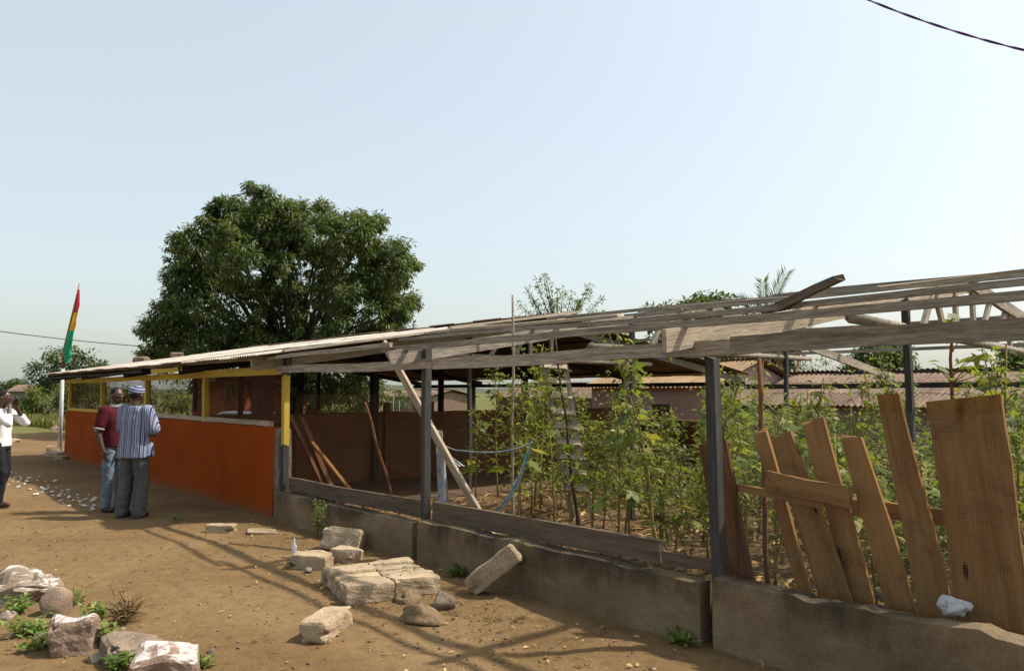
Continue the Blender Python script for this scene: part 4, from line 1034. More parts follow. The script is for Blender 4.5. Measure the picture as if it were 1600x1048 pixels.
# the scattered white pebbles
PB = [rock_mesh('pebble', (1, .8, .5), 50 + k, M['pebble'], 2, .3) for k in range(5)]
rd = random.Random(3); ps = []
strip = [(25, 742), (45, 757), (70, 765), (95, 772), (120, 776), (150, 786)]
while len(ps) < 74:
    u = rd.random() * 4.999; i = int(u); f = u - i
    x = strip[i][0] * (1 - f) + strip[i + 1][0] * f + rd.gauss(0, 12); y = strip[i][1] * (1 - f) + strip[i + 1][1] * f + rd.gauss(0, 5.5)
    if x < 8 or x > 150: continue
    p = G(x, y)
    if all((p - q).length > .11 for q in ps):
        ps.append(p); s = rd.choice((rd.uniform(.025, .06), rd.uniform(.045, .105)))
        o = link('pebble', PB[rd.randrange(5)], None, Matrix.Translation(p + Vector((0, 0, s * .15))) @ Matrix.Rotation(rd.uniform(0, 6), 4, 'Z') @ Matrix.Scale(s, 4))
        tag(o, 'small whitish stone scattered on the dirt between photographer and talking men', 'pebble', 'white stones scattered on the dirt')

# ground bits: straw, twigs, gravel
n = 2600
cx = np.concatenate([NP.normal(-5.6, 1.3, 1500), NP.uniform(-11, -1.5, 1100)]); cy = np.concatenate([NP.normal(3.45, .38, 1500), NP.uniform(1.0, 4.3, 1100)])
k = (cy < 4.32) & (cx < -0.5); cx, cy = cx[k], cy[k]; n = len(cx)
P = np.stack([cx, cy, np.array([gz(x, y) for x, y in zip(cx, cy)]) + .006], 1)
dd = unit(n); dd[:, 2] = np.abs(dd[:, 2]) * .12
V, Fc = leaves_np(P, dd, unit(n) * .4 + np.array([0, 0, 1.]), NP.uniform(.01, .045, n) * NP.choice([1, 1, 1, 1, 2], n), NP.uniform(.002, .008, n))
tag(link('straw_litter', tri_mesh('straw_litter', V, Fc, M['straw'], np.repeat(NP.random(n), 2))), 'scattered straw and chips on the yard dirt', 'litter', kind='stuff')
n = 420
cx = np.concatenate([NP.normal(-5.2, 1.6, 220), NP.uniform(-11, -1.5, 200)]); cy = np.concatenate([NP.normal(3.6, .45, 220), NP.uniform(1.0, 4.3, 200)])
k = (cy < 4.3) & (cx < -0.5); cx, cy = cx[k], cy[k]; n = len(cx)
P = np.stack([cx, cy, np.array([gz(x, y) for x, y in zip(cx, cy)]) + .008], 1)
dd = unit(n); dd[:, 2] = np.abs(dd[:, 2]) * .3
V, Fc = leaves_np(P, dd, unit(n) * .6 + np.array([0, 0, 1.]), NP.uniform(.02, .06, n), NP.uniform(.012, .03, n), .3)
tag(link('dry_leaves', tri_mesh('dry_leaves', V, Fc, M['litter'], np.repeat(NP.random(n), 2))), 'dry curled leaves blown over the yard dirt', 'leaves', kind='stuff')
bits = []; faces = []; base = mesh('x', *(lambda b: ([tuple(v.co) for v in b.vertices], [tuple(p.vertices) for p in b.polygons]))(rock_mesh('x', (1, .8, .6), 4, M['stone'], 1, .3)))
bv = np.array([tuple(v.co) for v in base.vertices]); bf = np.array([tuple(p.vertices) for p in base.polygons])
n = 1500
gxs = np.concatenate([NP.normal(-5.3, 1.2, 500), NP.uniform(-12, -1.2, 2600)]); gys = np.concatenate([NP.normal(3.5, .35, 500), NP.uniform(.9, 4.3, 2600)])
AV, AF = [], []
for i, (x, y) in enumerate(zip(gxs, gys)):
    if y > 4.33 or x > -.5: continue
    s = .006 + .028 * NP.random() ** 5; an = NP.random() * 6.28; R_ = np.array([[math.cos(an), -math.sin(an), 0], [math.sin(an), math.cos(an), 0], [0, 0, 1]])
    AF.append(bf + len(AV) * len(bv)); AV.append(bv @ R_.T * s + np.array([x, y, gz(x, y) + s * .15]))
tag(link('gravel', tri_mesh('gravel', np.concatenate(AV), np.concatenate(AF), M['stone'])), 'fine stones and clods strewn over the yard', 'gravel', kind='stuff')

# ------------------------------------------------------------------ weeds
def weed(x, y, h, r, n, label, mat='leaf_weed', L=.06, W=.03, loc=None, name='weed', group=None):
    p = loc or G(x, y); root = thing(name, label, 'weed', p, group)
    k = max(4, n // 8); V, Fc = [], []; P, D = [], []
    for i in range(k):
        an = RNG.uniform(0, 6.28); rr = r * RNG.random() ** .6
        b = Vector((rr * math.cos(an) * .35, rr * math.sin(an) * .35, 0)); t = Vector((rr * math.cos(an), rr * math.sin(an), h * RNG.uniform(.4, 1)))
        v, f = tube_data([p + b, p + b.lerp(t, .5) + Vector((0, 0, h * .1)), p + t], [.003, .0025, .0015], 4, False)
        o = len(V); V += v; Fc += [tuple(q + o for q in g) for g in f]
        for j in range(8):
            q = p + b.lerp(t, .25 + .75 * j / 7); P.append(q); D.append((RNG.uniform(-1, 1), RNG.uniform(-1, 1), RNG.uniform(-.2, .7)))
    mk('stem', V, Fc, M['stem'], root)
    P, D = np.array([tuple(q) for q in P]), np.array(D); m = len(P)
    V, Fc = leaves_np(P, D, unit(m) * .4 + np.array([0, 0, 1.]), NP.uniform(.6, 1.3, m) * L, NP.uniform(.6, 1.3, m) * W)
    link('foliage', tri_mesh('foliage', V, Fc, M[mat], np.repeat(NP.random(m), 2)), root)
    return root
weed(52, 985, .13, .20, 170, 'sprawling green weeds in front of the rounded kerb stone')
weed(70, 1010, .10, .16, 130, 'low weeds beside the upright kerb block')
weed(30, 950, .12, .16, 110, 'weeds below the speckled rubble')
weed(118, 940, .16, .12, 110, 'feathery weed behind the rounded kerb stone', L=.045, W=.014)
weed(142, 965, .12, .13, 100, 'bright weed behind the upright kerb block')
weed(160, 1005, .15, .09, 90, 'yellow green weed squeezed between two kerb blocks')
weed(185, 1046, .10, .10, 90, 'small weed in front of the flat unpainted kerb stone')
weed(320, 1043, .07, .07, 60, 'tiny weed on the dirt beside the last kerb block')
weed(638, 905, .16, .13, 140, 'weed growing against the front of the block platform', loc=on(Vector((gnd(640, 917).x, gnd(640, 917).y, 0))))
weed(543, 925, .09, .05, 50, 'little weed at the near corner of the block platform')
weed(560, 858, .20, .10, 100, 'weed between the tilted block and the wall')
weed(497, 838, .42, .09, 120, 'thin tall weed standing against the low wall', L=.05)
weed(1072, 1006, .07, .14, 100, 'low weed patch at the foot of the wall below the grey post')
weed(715, 898, .10, .16, 120, 'dry weed patch between platform and leaning block', 'leaf_bush')
weed(252, 752, .34, .14, 160, 'dark small shrub at the foot of the orange wall', 'leaf_tree', .07, .04)
weed(275, 812, .08, .12, 90, 'low grass tuft on the dirt near the striped shirt', L=.07, W=.01)
weed(455, 886, .12, .05, 40, 'sprig of weed beside the standing plastic bag')
weed(196, 968, .16, .13, 150, 'dark dry spiky tuft on the open dirt', 'leaf_dry', .13, .012)
weed(1360, 935, .18, .14, 90, 'broad leaved weed between the feet of the leaning boards', L=.11, W=.06, loc=Vector((at(1360, 935, 4.8).x, 4.8, .12)))
weed(790, 965, .05, .2, 90, 'thin dry grass below the leaning block', 'straw', .06, .006)

# ------------------------------------------------------------------ trees
def tree(name, label, base, lobes, depth, leafL, leafW, per, mat, clump, trunk_r, dens=1.0, group=None, trunk_top=None, zspread=1.0, droop=.5, cat='tree', limbs=True, gap=0.0):
    """lobes: (x, y, r) seen in the picture at the given depth, each given its own place in depth"""
    px = depth / F_PX
    root = thing(name, label, cat, base, group)
    cs, rs = [], []; lc = []
    rd = random.Random(len(label))
    for (x, y, r) in lobes:
        R = r * px
        c = atd(x, y, depth + rd.uniform(-1, 1) * zspread)
        lc.append((c, R))
        n = max(5 if r < 12 else 3, int(dens * 4 * math.pi * R * R / (clump * clump * 4.2)))
        for i in range(n):
            o = Vector(tuple(unit(1)[0])); q = c + o * (R * (0.30 + .75 * rd.random() ** .45))
            if q.z < 0.3: continue
            if gap and noise.noise(q * gap + Vector((3, 7, 1))) < -0.11: continue
            cs.append(tuple(q)); rs.append(clump * rd.uniform(.7, 1.25))
    V, Fc, va = clump_leaves(cs, rs, per, leafL, leafW, droop)
    link('crown', tri_mesh('crown', V, Fc, M[mat], va), root)
    top = trunk_top or Vector((base[0], base[1], lc[0][0].z * .35))
    tube('trunk', [Vector(base), Vector(base).lerp(top, .5) + Vector((.05, 0, 0)), top], [trunk_r * 1.15, trunk_r * .9, trunk_r * .75], M['bark'], root, 10, Matrix())
    if limbs:
        for (c, R) in lc:
            big_ = [q for q, r_ in lc if r_ > 14 * px and (q - c).length > .2]
            st = min(big_, key=lambda q: (q - c).length) if (R < 14 * px and big_) else top
            m1 = st.lerp(c, .5) + Vector((rd.uniform(-.2, .2), rd.uniform(-.2, .2), .12 * (c - st).length))
            k_ = .45 if st is top else .12
            tube('limb', [st, m1, c], [trunk_r * k_, trunk_r * k_ * .55, trunk_r * .06], M['bark'], root, 6, Matrix())
            for k in range(3 if R > 14 * px else 1):
                e = c + Vector(tuple(unit(1)[0])) * R * .9
                tube('twig', [m1.lerp(c, .7), c.lerp(e, .5), e], [trunk_r * .10, trunk_r * .07, trunk_r * .03], M['bark'], root, 5, Matrix())
    return root
big = [(402, 308, 24), (368, 335, 26), (335, 355, 28), (292, 384, 26), (450, 345, 34), (505, 348, 30), (550, 352, 26), (590, 350, 14), (400, 400, 62), (470, 420, 62),
       (540, 420, 58), (598, 425, 40), (626, 410, 18), (645, 412, 10), (640, 480, 18), (335, 420, 44), (300, 470, 40), (262, 500, 30), (240, 524, 20), (250, 556, 26), (320, 520, 54), (400, 500, 70),
       (480, 510, 70), (560, 495, 62), (610, 515, 34), (350, 565, 56), (450, 570, 48), (520, 580, 60), (585, 550, 40), (310, 415, 46), (355, 380, 42), (600, 405, 40), (560, 385, 40), (430, 365, 42), (500, 375, 44), (615, 460, 40), (290, 440, 34), (285, 520, 40), (500, 620, 40), (455, 618, 22), (570, 615, 34), (640, 555, 14)]
sprigs = [(396, 293, 7), (415, 300, 7), (430, 308, 6), (360, 306, 8), (328, 323, 7), (345, 318, 6), (318, 346, 6), (265, 384, 9), (278, 376, 7), (300, 360, 7), (330, 300, 0), (224, 517, 7), (236, 505, 6), (232, 558, 8), (246, 470, 0),
          (272, 452, 8), (262, 480, 7), (490, 325, 7), (506, 320, 6), (470, 322, 7), (540, 338, 7), (560, 340, 7), (596, 340, 8), (588, 352, 7), (602, 352, 5), (632, 404, 8), (646, 411, 7), (618, 388, 8), (630, 440, 8), (648, 470, 7), (658, 481, 8), (640, 505, 8), (648, 540, 7), (630, 530, 8), (420, 322, 7), (445, 318, 6), (385, 318, 8)]
sprigs = [q for q in sprigs if q[2]]
bt = atd(452, 640, 31)
tree('shade_tree', 'big dark green shade tree rising behind the orange shed', (bt.x, bt.y, -0.4), big + sprigs, 31, .20, .070, 46, 'leaf_tree', .24, .24, 1.75, trunk_top=atd(455, 600, 31), zspread=2.6, droop=.7, gap=1.15)
ft = atd(102, 650, 48)
tree('far_tree', 'round dusty tree behind the flagpole', (ft.x, ft.y, 0), [(102, 570, 30), (75, 578, 22), (130, 575, 24), (148, 580, 13), (60, 585, 14), (90, 552, 12), (118, 556, 14), (55, 575, 8), (80, 553, 6), (160, 572, 4), (104, 595, 34), (135, 600, 26), (70, 600, 22)], 48, .24, .11, 34, 'leaf_far', .42, .2, 1.0, zspread=1.2)
def bush(x, y0, w, h, d, label, mat, leaf=.16, clump=.3, name='bush', per=30, group=None, z=0.0):
    p = atd(x, y0, d); b = (p.x, p.y, z)
    lob = [(x + RNG.uniform(-.45, .45) * w, y0 - h * RNG.uniform(.15, .8), RNG.uniform(.18, .30) * min(w, h * 1.6)) for _ in range(7)]
    return tree(name, label, b, lob, d, leaf, leaf * .45, per, mat, clump, .05, 1.0, group, Vector((b[0], b[1], z + .3)), .4, .3, 'bush', True)
bush(70, 652, 80, 46, 46, 'bright green bush under the far round tree', 'leaf_bush')
bush(50, 640, 40, 26, 60, 'small bush at the far edge of the grass', 'leaf_far')
bush(98, 652, 45, 60, 43, 'dark bush just behind the flagpole', 'leaf_tree')
bush(128, 645, 44, 60, 40, 'green bush seen over the far corner of the orange wall', 'leaf_bush')
bush(150, 645, 40, 60, 41, 'dull bush seen through the first opening of the orange shed', 'leaf_far')
bush(24, 606, 20, 12, 110, 'tiny distant tree on the skyline at the picture edge', 'leaf_far', .4, .7)
bush(10, 608, 18, 8, 120, 'lowest distant tree on the skyline beside the grey hut', 'leaf_far', .4, .7)
for i, (x, w, h, d, l) in enumerate(((-35, 90, 34, 62, 'bush beyond the picture edge behind the photographer'), (205, 70, 60, 40, 'bush behind the shed openings left of the striped shirt'), (262, 60, 60, 39, 'bush behind the shed openings right of the striped shirt'),
        (480, 70, 44, 42, 'leafy bush behind the shed below the big tree'), (545, 80, 46, 43, 'leafy bush beyond the brown end wall'), (610, 60, 40, 45, 'bush beside the mud house behind the shed'))):
    if x < -20: continue
    bush(x, 648, w, h, d, l, 'leaf_tree' if i % 2 else 'leaf_bush', .2, .36, z=-.4)
# sparse upright tree
def twiggy(x, y, d, label):
    b = atd(x, 640, d); root = thing('sparse_tree', label, 'tree', (b.x, b.y, 0)); rd = random.Random(4)
    tips = [(812, 478), (822, 455), (838, 440), (848, 434), (853, 440), (870, 455), (882, 447), (895, 458), (908, 470), (917, 452), (926, 448), (940, 468), (862, 470), (830, 470), (900, 480), (948, 485), (800, 500), (808, 495), (935, 490)]
    o = atd(872, 545, d)
    tube('trunk', [(b.x, b.y, 0), o], [.14, .09], M['bark'], root, 8, Matrix())
    cs, rs = [], []
    for tx, ty in tips:
        t = atd(tx, ty, d) + FWD_H * rd.uniform(-.7, .7); m_ = o.lerp(t, .5) + Vector((0, 0, .1))
        tube('limb', [o, m_, t], [.035, .02, .005], M['bark'], root, 5, Matrix())
        for k in range(9):
            u = .35 + .65 * k / 8; q = o.lerp(m_, u * 2) if u < .5 else m_.lerp(t, u * 2 - 1)
            cs.append(tuple(q + Vector(tuple(unit(1)[0])) * .06)); rs.append(.16 * (1.1 - .6 * u))
    V, Fc, va = clump_leaves(cs, rs, 15, .12, .035, -.3)
    link('crown', tri_mesh('crown', V, Fc, M['leaf_bush'], va), root)
twiggy(872, 470, 24, 'sparse spiky tree behind the roof ridge')
t1 = atd(1080, 640, 34)
tree('leafy_tree', 'rounded leafy tree seen through the bare purlins', (t1.x, t1.y, 0), [(1105, 475, 18), (1085, 480, 16), (1120, 470, 12), (1060, 485, 14), (1040, 486, 10), (1020, 487, 8), (1140, 478, 12), (1080, 515, 34), (1040, 520, 24), (1125, 520, 34), (1170, 530, 34), (1220, 530, 32), (1100, 560, 34), (1160, 570, 34), (1215, 565, 30)], 34, .26, .12, 34, 'leaf_tree', .36, .18, 2.2, zspread=1.2)
t2 = atd(1385, 640, 55)
tree('dark_tree', 'dark compact tree above the rust brown roof', (t2.x, t2.y, 0), [(1370, 555, 26), (1395, 550, 22), (1410, 560, 20), (1345, 565, 20), (1325, 575, 14), (1395, 585, 30), (1355, 590, 26), (1420, 580, 14)], 55, .34, .15, 34, 'leaf_tree', .5, .2, 2.0, zspread=1.5)
t3 = atd(1585, 640, 40)
tree('edge_tree', 'leafy tree behind the frame at the picture edge', (t3.x, t3.y, 0), [(1575, 570, 20), (1600, 560, 30), (1560, 590, 16), (1620, 580, 40), (1590, 610, 34)], 40, .26, .12, 34, 'leaf_tree', .4, .18, 2.0, zspread=1.2)
t4 = atd(1290, 640, 60)
tree('thin_tree', 'thin pale tree between palm and dark tree', (t4.x, t4.y, 0), [(1290, 565, 16), (1265, 570, 14), (1310, 575, 14), (1300, 590, 18), (1255, 590, 16)], 60, .3, .1, 16, 'leaf_far', .5, .12, .7, zspread=1.2)
# palm
pc_ = atd(1196, 505, 26)
palm = thing('palm_tree', 'young palm with upright fronds above the purlins', 'palm', (pc_.x, pc_.y, 0))
tube('trunk', [(pc_.x, pc_.y, 0), (pc_.x + .05, pc_.y, 1.5), pc_], [.17, .14, .12], M['bark'], palm, 9, Matrix())
def frond(tip, mid, mat, name='frond', L=.42):
    a = pc_; P, D = [], []; pts = []
    for i in range(33):
        u = i / 32; q = a.lerp(mid, u).lerp(mid.lerp(tip, u), u); pts.append(q)
    for i in range(6, 33):
        d = (pts[i] - pts[i - 1]).normalized(); s = d.cross(FWD_H).normalized()
        for sg in (-1, 1):
            P.append(tuple(pts[i])); v = d * .9 + s * sg * .75 + FWD_H * RNG.uniform(-.4, .4); D.append(tuple(v))
    P, D = np.array(P), np.array(D); m = len(P)
    V, Fc = leaves_np(P, D, unit(m) * .5 + np.array(tuple(-FWD_H)), np.full(m, L) * NP.uniform(.7, 1.1, m), .035)
    V2, F2 = tube_data(pts[::4], [.022 - .002 * k for k in range(9)], 4)
    o = link(name, tri_mesh(name, V, Fc, mat, np.repeat(NP.random(m) * .8, 2)), palm)
    mk('midrib', V2, F2, M['stem'], o)
for (tx, ty, mx, my, mm) in ((1227, 427, 1204, 470, 'leaf_bush'), (1192, 440, 1193, 475, 'leaf_bush'), (1150, 468, 1175, 468, 'leaf_far'), (1250, 470, 1225, 455, 'leaf_bush'), (1262, 520, 1240, 470, 'leaf_bush'),
                             (1215, 590, 1240, 520, 'litter'), (1160, 585, 1155, 510, 'litter'), (1250, 585, 1260, 520, 'litter'), (1140, 540, 1150, 490, 'leaf_bush')):
    frond(atd(tx, ty, 26 + RNG.uniform(-.5, .5)), atd(mx, my, 26 + RNG.uniform(-.5, .5)), M[mm])
# field grass beyond the yard
n = 26000
ang = NP.uniform(-.42, -.12, n); dist = 38 + 40 * NP.random(n) ** 1.4
tx = np.tan(NP.uniform(math.atan(-.78), math.atan(-.45), n))
P = np.stack([FWD_H.x * dist + RIGHT.x * tx * dist, FWD_H.y * dist + RIGHT.y * tx * dist, np.zeros(n)], 1)
P[:, 2] = [gz(x, y) for x, y in P[:, :2]]
D = unit(n) * .45 + np.array([0, 0, 1.])
V, Fc = leaves_np(P, D, unit(n), NP.uniform(.25, .75, n), NP.uniform(.03, .10, n))
tag(link('grass', tri_mesh('grass', V, Fc, M['grass'], np.repeat(NP.random(n), 2))), 'tall green grass of the field beyond the yard', 'grass', kind='stuff')

# ------------------------------------------------------------------ buildings behind
def house(name, label, x0, x1, Y, depth, z_eave, z_ridge, wall_mat, roof_mat, over=.35, pitch=.15, amp=.022, rows=2, openings=(), fascia='wood_dark', z0=-.05):
    cx_ = (x0 + x1) / 2; root = thing(name, label, 'building', (cx_, Y, 0))
    box('wall', x0, x1, Y, Y + .15, z0, z_eave, wall_mat, root)
    box('wall', x0, x1, Y + depth - .15, Y + depth, z0, z_eave, wall_mat, root)
    for xx in (x0 + .001, x1 - .151):
        V = [(xx, Y + .15, z0), (xx, Y + depth - .15, z0), (xx, Y + depth - .15, z_eave), (xx, Y + depth / 2, z_ridge - .08), (xx, Y + .15, z_eave)]
        V += [(a + .15, b, c) for a, b, c in V]
        Fc = [(0, 1, 2, 3, 4), (9, 8, 7, 6, 5)] + [(i, i + 5, (i + 1) % 5 + 5, (i + 1) % 5) for i in range(5)]
        mk('gable_wall', V, Fc, wall_mat, root)
    zf = lambda y: z_eave + (z_ridge - z_eave) * (1 - abs(y - (Y + depth / 2)) / (depth / 2)) + .03
    lay_roof(root, x0 - .2, x1 + .2, Y - over, Y + depth / 2, zf, roof_mat, rows=rows, w=1.05, seed=int(abs(x0) * 10), rag=.03, pitch=pitch, amp=amp)
    lay_roof(root, x0 - .2, x1 + .2, Y + depth + over, Y + depth / 2, zf, roof_mat, rows=rows, w=1.05, seed=int(abs(x1) * 10) + 3, rag=.03, pitch=pitch, amp=amp)
    for (a, b, c, d_, kind) in openings:
        w = box(kind, a, b, Y - .02, Y + .002, c, d_, M['dark_opening' if kind != 'door' else 'door_red'], root)
        if kind == 'window':
            fw = .05
            for (p, q, r_, s_) in ((a - fw, b + fw, d_, d_ + fw), (a - fw, b + fw, c - fw, c), (a - fw, a, c, d_), (b, b + fw, c, d_)):
                box('frame', p, q, Y - .035, Y - .002, r_, s_, M['wood_dark'], w)
    return root
M['dark_opening'] = flat('shuttered_brown_opening', (0.09, 0.05, 0.035))
M['door_red'] = flat('dark_red_door', (0.20, 0.03, 0.03))
xa, xb = at(925, 640, 18).x, at(1112, 640, 18).x
wc = at(1033, 655, 18)
house('pink_house', 'low pink walled house with tan roof behind the plants', xa, xb, 18, 4.6, 1.86, 2.55, M['pink_wall'], M['tan_sheet'], openings=((wc.x - .25, wc.x + .25, .75, 1.25, 'window'),))
xa, xb = at(1152, 620, 19.5).x, at(1560, 620, 19.5).x
house('pen_house', 'long low building with rust brown corrugated roof behind the leaning boards', xa, xb, 19.5, 5.2, 1.38, 2.16, M['mud_house'], M['rust_sheet'], rows=3, openings=((xa + 1.5, xa + 2.1, .6, 1.1, 'window'), (xb - 2.4, xb - 1.8, .6, 1.1, 'window')))
xa, xb = at(775, 640, 21).x, at(930, 640, 21).x
house('lean_to', 'low hut with rust brown roof seen under the dark roof edge', xa, xb, 21, 3.6, 1.5, 1.95, M['mud_house'], M['rust_sheet'], openings=((xa + .6, xa + 1.2, .5, 1.1, 'window'),))
xa, xb = at(560, 635, 30).x, at(668, 635, 30).x
house('mud_house', 'small mud walled house seen through the far side of the shed', xa, xb, 30, 4, 1.35, 1.75, M['mud_house'], M['rust_sheet'], openings=((xb - 1.6, xb - 1.0, .3, 1.0, 'window'),), z0=-.45)
# red house seen through the shed openings (turned to face us)
def red_house():
    p = atd(347, 640, 28); root = thing('red_house', 'red orange house seen through the shed openings', 'building', (p.x, p.y, -.42))
    a, b = atd(300, 640, 28), atd(371, 640, 28); u = (b - a); u.z = 0; L = u.length; u.normalize(); v = Vector((-u.y, u.x, 0))
    if v.dot(FWD_H) < 0: v = -v
    def bx_(name, s0, s1, t0, t1, z0, z1, mat, par):
        V, Fc = box_data(s0, s1, t0, t1, z0, z1); base = Vector((a.x, a.y, 0))
        return mk(name, [base + u * q[0] + v * q[1] + Vector((0, 0, q[2])) for q in V], Fc, mat, par)
    bx_('wall', 0, L, 0, 5, -.45, 2.2, M['red_house'], root)
    bx_('roof', -.4, L + .4, -.6, 5.4, 2.203, 2.3, M['rust_sheet'], root)
    d = bx_('door', L * .74, L * .93, -.03, -.003, -.4, 1.8, M['door_red'], root)
    w = bx_('window', L * .12, L * .3, -.03, -.003, 1.0, 1.75, M['dark_opening'], root)
    bx_('sill', L * .10, L * .32, -.08, -.032, .93, .99, M['red_house'], w)
    a2, b2 = atd(428, 640, 43), atd(446, 640, 43)
    V, Fc = box_data(0, 1, 0, 1, 0, 1)
    return root
red_house()
p_a, p_b = atd(426, 640, 30), atd(446, 640, 30)
r2 = thing('red_hut', 'red orange hut seen beside the yellow corner post', 'building', (p_a.x, p_a.y, -.42))
V = []
for z in (-.45, 2.0):
    for q in (p_a, p_b, p_b + FWD_H * 3, p_a + FWD_H * 3): V.append((q.x, q.y, z))
mk('wall', V, [(0, 1, 5, 4), (1, 2, 6, 5), (2, 3, 7, 6), (3, 0, 4, 7), (4, 5, 6, 7)], M['red_house'], r2)
V = []
for z in (2.003, 2.10):
    for q in (p_a - RIGHT * .3 - FWD_H * .4, p_b + RIGHT * .3 - FWD_H * .4, p_b + RIGHT * .3 + FWD_H * 3.3, p_a - RIGHT * .3 + FWD_H * 3.3): V.append((q.x, q.y, z))
mk('roof', V, [(3, 2, 1, 0), (0, 1, 5, 4), (1, 2, 6, 5), (2, 3, 7, 6), (3, 0, 4, 7), (4, 5, 6, 7)], M['rust_sheet'], r2)
# grey hut at the picture edge
p_a, p_b = atd(16, 632, 75), atd(38, 632, 75)
r3 = thing('grey_hut', 'grey walled hut beyond the grass at the picture edge', 'building', (p_a.x, p_a.y, 0))
M['hut_grey'] = flat('grey_hut_wall', (0.30, 0.29, 0.28))
V = []
for z in (0, 1.75):
    for q in (p_a, p_b, p_b + FWD_H * 3, p_a + FWD_H * 3): V.append((q.x, q.y, z))
mk('wall', V, [(0, 1, 5, 4), (1, 2, 6, 5), (2, 3, 7, 6), (3, 0, 4, 7), (4, 5, 6, 7)], M['hut_grey'], r3)
ra, rb = p_a - RIGHT * .3 - FWD_H * .4, p_b + RIGHT * .3 - FWD_H * .4
V = [(ra.x, ra.y, 1.72), (rb.x, rb.y, 1.72)] + [((q + FWD_H * 1.9).x, (q + FWD_H * 1.9).y, 2.4) for q in (rb, ra)] + [((q + FWD_H * 3.8).x, (q + FWD_H * 3.8).y, 1.72) for q in (rb, ra)]
mk('roof', V, [(0, 1, 2, 3), (3, 2, 4, 5), (0, 3, 5), (1, 4, 2)], M['rust_sheet'], r3)
# far low wall strip
p_a, p_b = atd(28, 636, 70), atd(112, 636, 66)
V = []
for z in (0, .45):
    for q in (p_a, p_b, p_b + FWD_H * .3, p_a + FWD_H * .3): V.append((q.x, q.y, z))
o = mk('far_wall', V, [(0, 1, 5, 4), (1, 2, 6, 5), (2, 3, 7, 6), (3, 0, 4, 7), (4, 5, 6, 7)], M['block']); tag(o, 'low pale wall across the far grass', 'wall')
# fence stakes behind the shed
for i in range(14):
    p = atd(455 + i * 13 + RNG.uniform(-4, 4), 640, 36 + RNG.uniform(-1, 1))
    o = stick('fence_stake', (p.x, p.y, -.45), (p.x + RNG.uniform(-.06, .06), p.y, 1.25 + RNG.uniform(-.1, .2)), .035, .025, M['wood_grey'], None, .02, 5, 5)
    tag(o, 'grey stake of the rough fence behind the shed', 'stake', 'stakes of the fence behind the shed')

# car behind the shed
def car():
    p = atd(398, 640, 26.5); root = thing('parked_car', 'silver car parked behind the shed, seen through the opening', 'car', (p.x, p.y, -.42))
    rz = math.atan2(RIGHT.y, RIGHT.x); Mx = Matrix.Translation((p.x, p.y, -.42)) @ Matrix.Rotation(rz, 4, 'Z')
    paint = flat('silver_paint', (0.42, 0.44, 0.46), .3, 0, .5); glass = flat('dark_car_glass', (0.03, 0.035, 0.04), .08, 0, .6); rub = flat('tyre_rubber', (0.02, 0.02, 0.02)); chrome = flat('wheel_rim', (0.4, 0.4, 0.4), .3)
    def prof(name, pts, hw, mat, par, inset=0.0):
        V = []; n = len(pts)
        for s in (-1, 1):
            for x, z in pts: V.append((x, s * (hw - inset * max(0, z - .85)), z))
        Fc = [tuple(range(n))[::-1], tuple(range(n, 2 * n))] + [(i, (i + 1) % n, n + (i + 1) % n, n + i) for i in range(n)]
        return mk(name, V, Fc, mat, par, Mx)
    prof('body', [(-2.1, .3), (2.1, .3), (2.15, .55), (2.05, .85), (1.1, .93), (.45, 1.38), (-.9, 1.42), (-1.6, .98), (-2.1, .92)], .82, paint, root, .25)
    prof('window', [(.98, .96), (.45, 1.32), (.0, 1.345), (.0, .95)], .815, glass, root, .22)
    prof('window', [(-.08, .95), (-.08, 1.345), (-.85, 1.36), (-1.35, .99)], .815, glass, root, .22)
    for x in (-1.3, 1.3):
        for s in (-1, 1):
            w = mk('wheel', *tube_data([(x, s * .66, .3), (x, s * .845, .3)], .3, 16), rub, root, Mx, True)
            mk('rim', *tube_data([(x, s * .80, .3), (x, s * .855, .3)], .17, 12), chrome, w, Mx, True)
    for s in (-1, 1):
        mk('headlight', *box_data(2.0, 2.14, s * .6 - .15, s * .6 + .15, .62, .76), chrome, root, Mx)
car()

# ------------------------------------------------------------------ flag, pole, wires
pf = on(gnd(93, 706)); dF = (pf - CAM).dot(FWD)
fp = thing('flagpole', 'leaning white and bare wood flagpole at the far corner of the shed', 'flagpole', pf)
M['white_paint'] = surf('worn_white_paint', [(0.3, (0.42, 0.40, 0.38)), (0.55, (0.70, 0.70, 0.70))], 5, (1, 1, .5), bump=.2, rand=0, tone=0.9)
q1, q2, q3 = atd(98, 575, dF), atd(101, 545, dF), atd(124, 443, dF)
tube('pole', [pf, pf.lerp(q1, .5) + Vector((.02, 0, 0)), q1], [.055, .052, .045], M['white_paint'], fp, 10, Matrix())
tube('pole_top', [q1, q2, q2.lerp(q3, .5) + Vector((.02, 0, 0)), q3], [.047, .042, .03, .012], M['wood_brown'], fp, 8, Matrix())
mf, nt, b, out = nodes_of('flag_cloth')
tc = N(nt, 'ShaderNodeTexCoord'); sp = N(nt, 'ShaderNodeSeparateXYZ'); nt.links.new(tc.outputs['Generated'], sp.inputs[0])
r = ramp(nt, [(0.0, (0.05, 0.52, 0.30)), (0.44, (0.80, 0.55, 0.06)), (0.68, (0.60, 0.03, 0.07))], 'CONSTANT'); nt.links.new(sp.outputs[2], r.inputs[0]); nt.links.new(r.outputs[0], b.inputs['Base Color']); b.inputs['Roughness'].default_value = .8
tr = N(nt, 'ShaderNodeBsdfTranslucent'); nt.links.new(r.outputs[0], tr.inputs[0]); mx = N(nt, 'ShaderNodeMixShader', i_0=.45); nt.links.new(b.outputs[0], mx.inputs[1]); nt.links.new(tr.outputs[0], mx.inputs[2]); nt.links.new(mx.outputs[0], out.inputs[0])
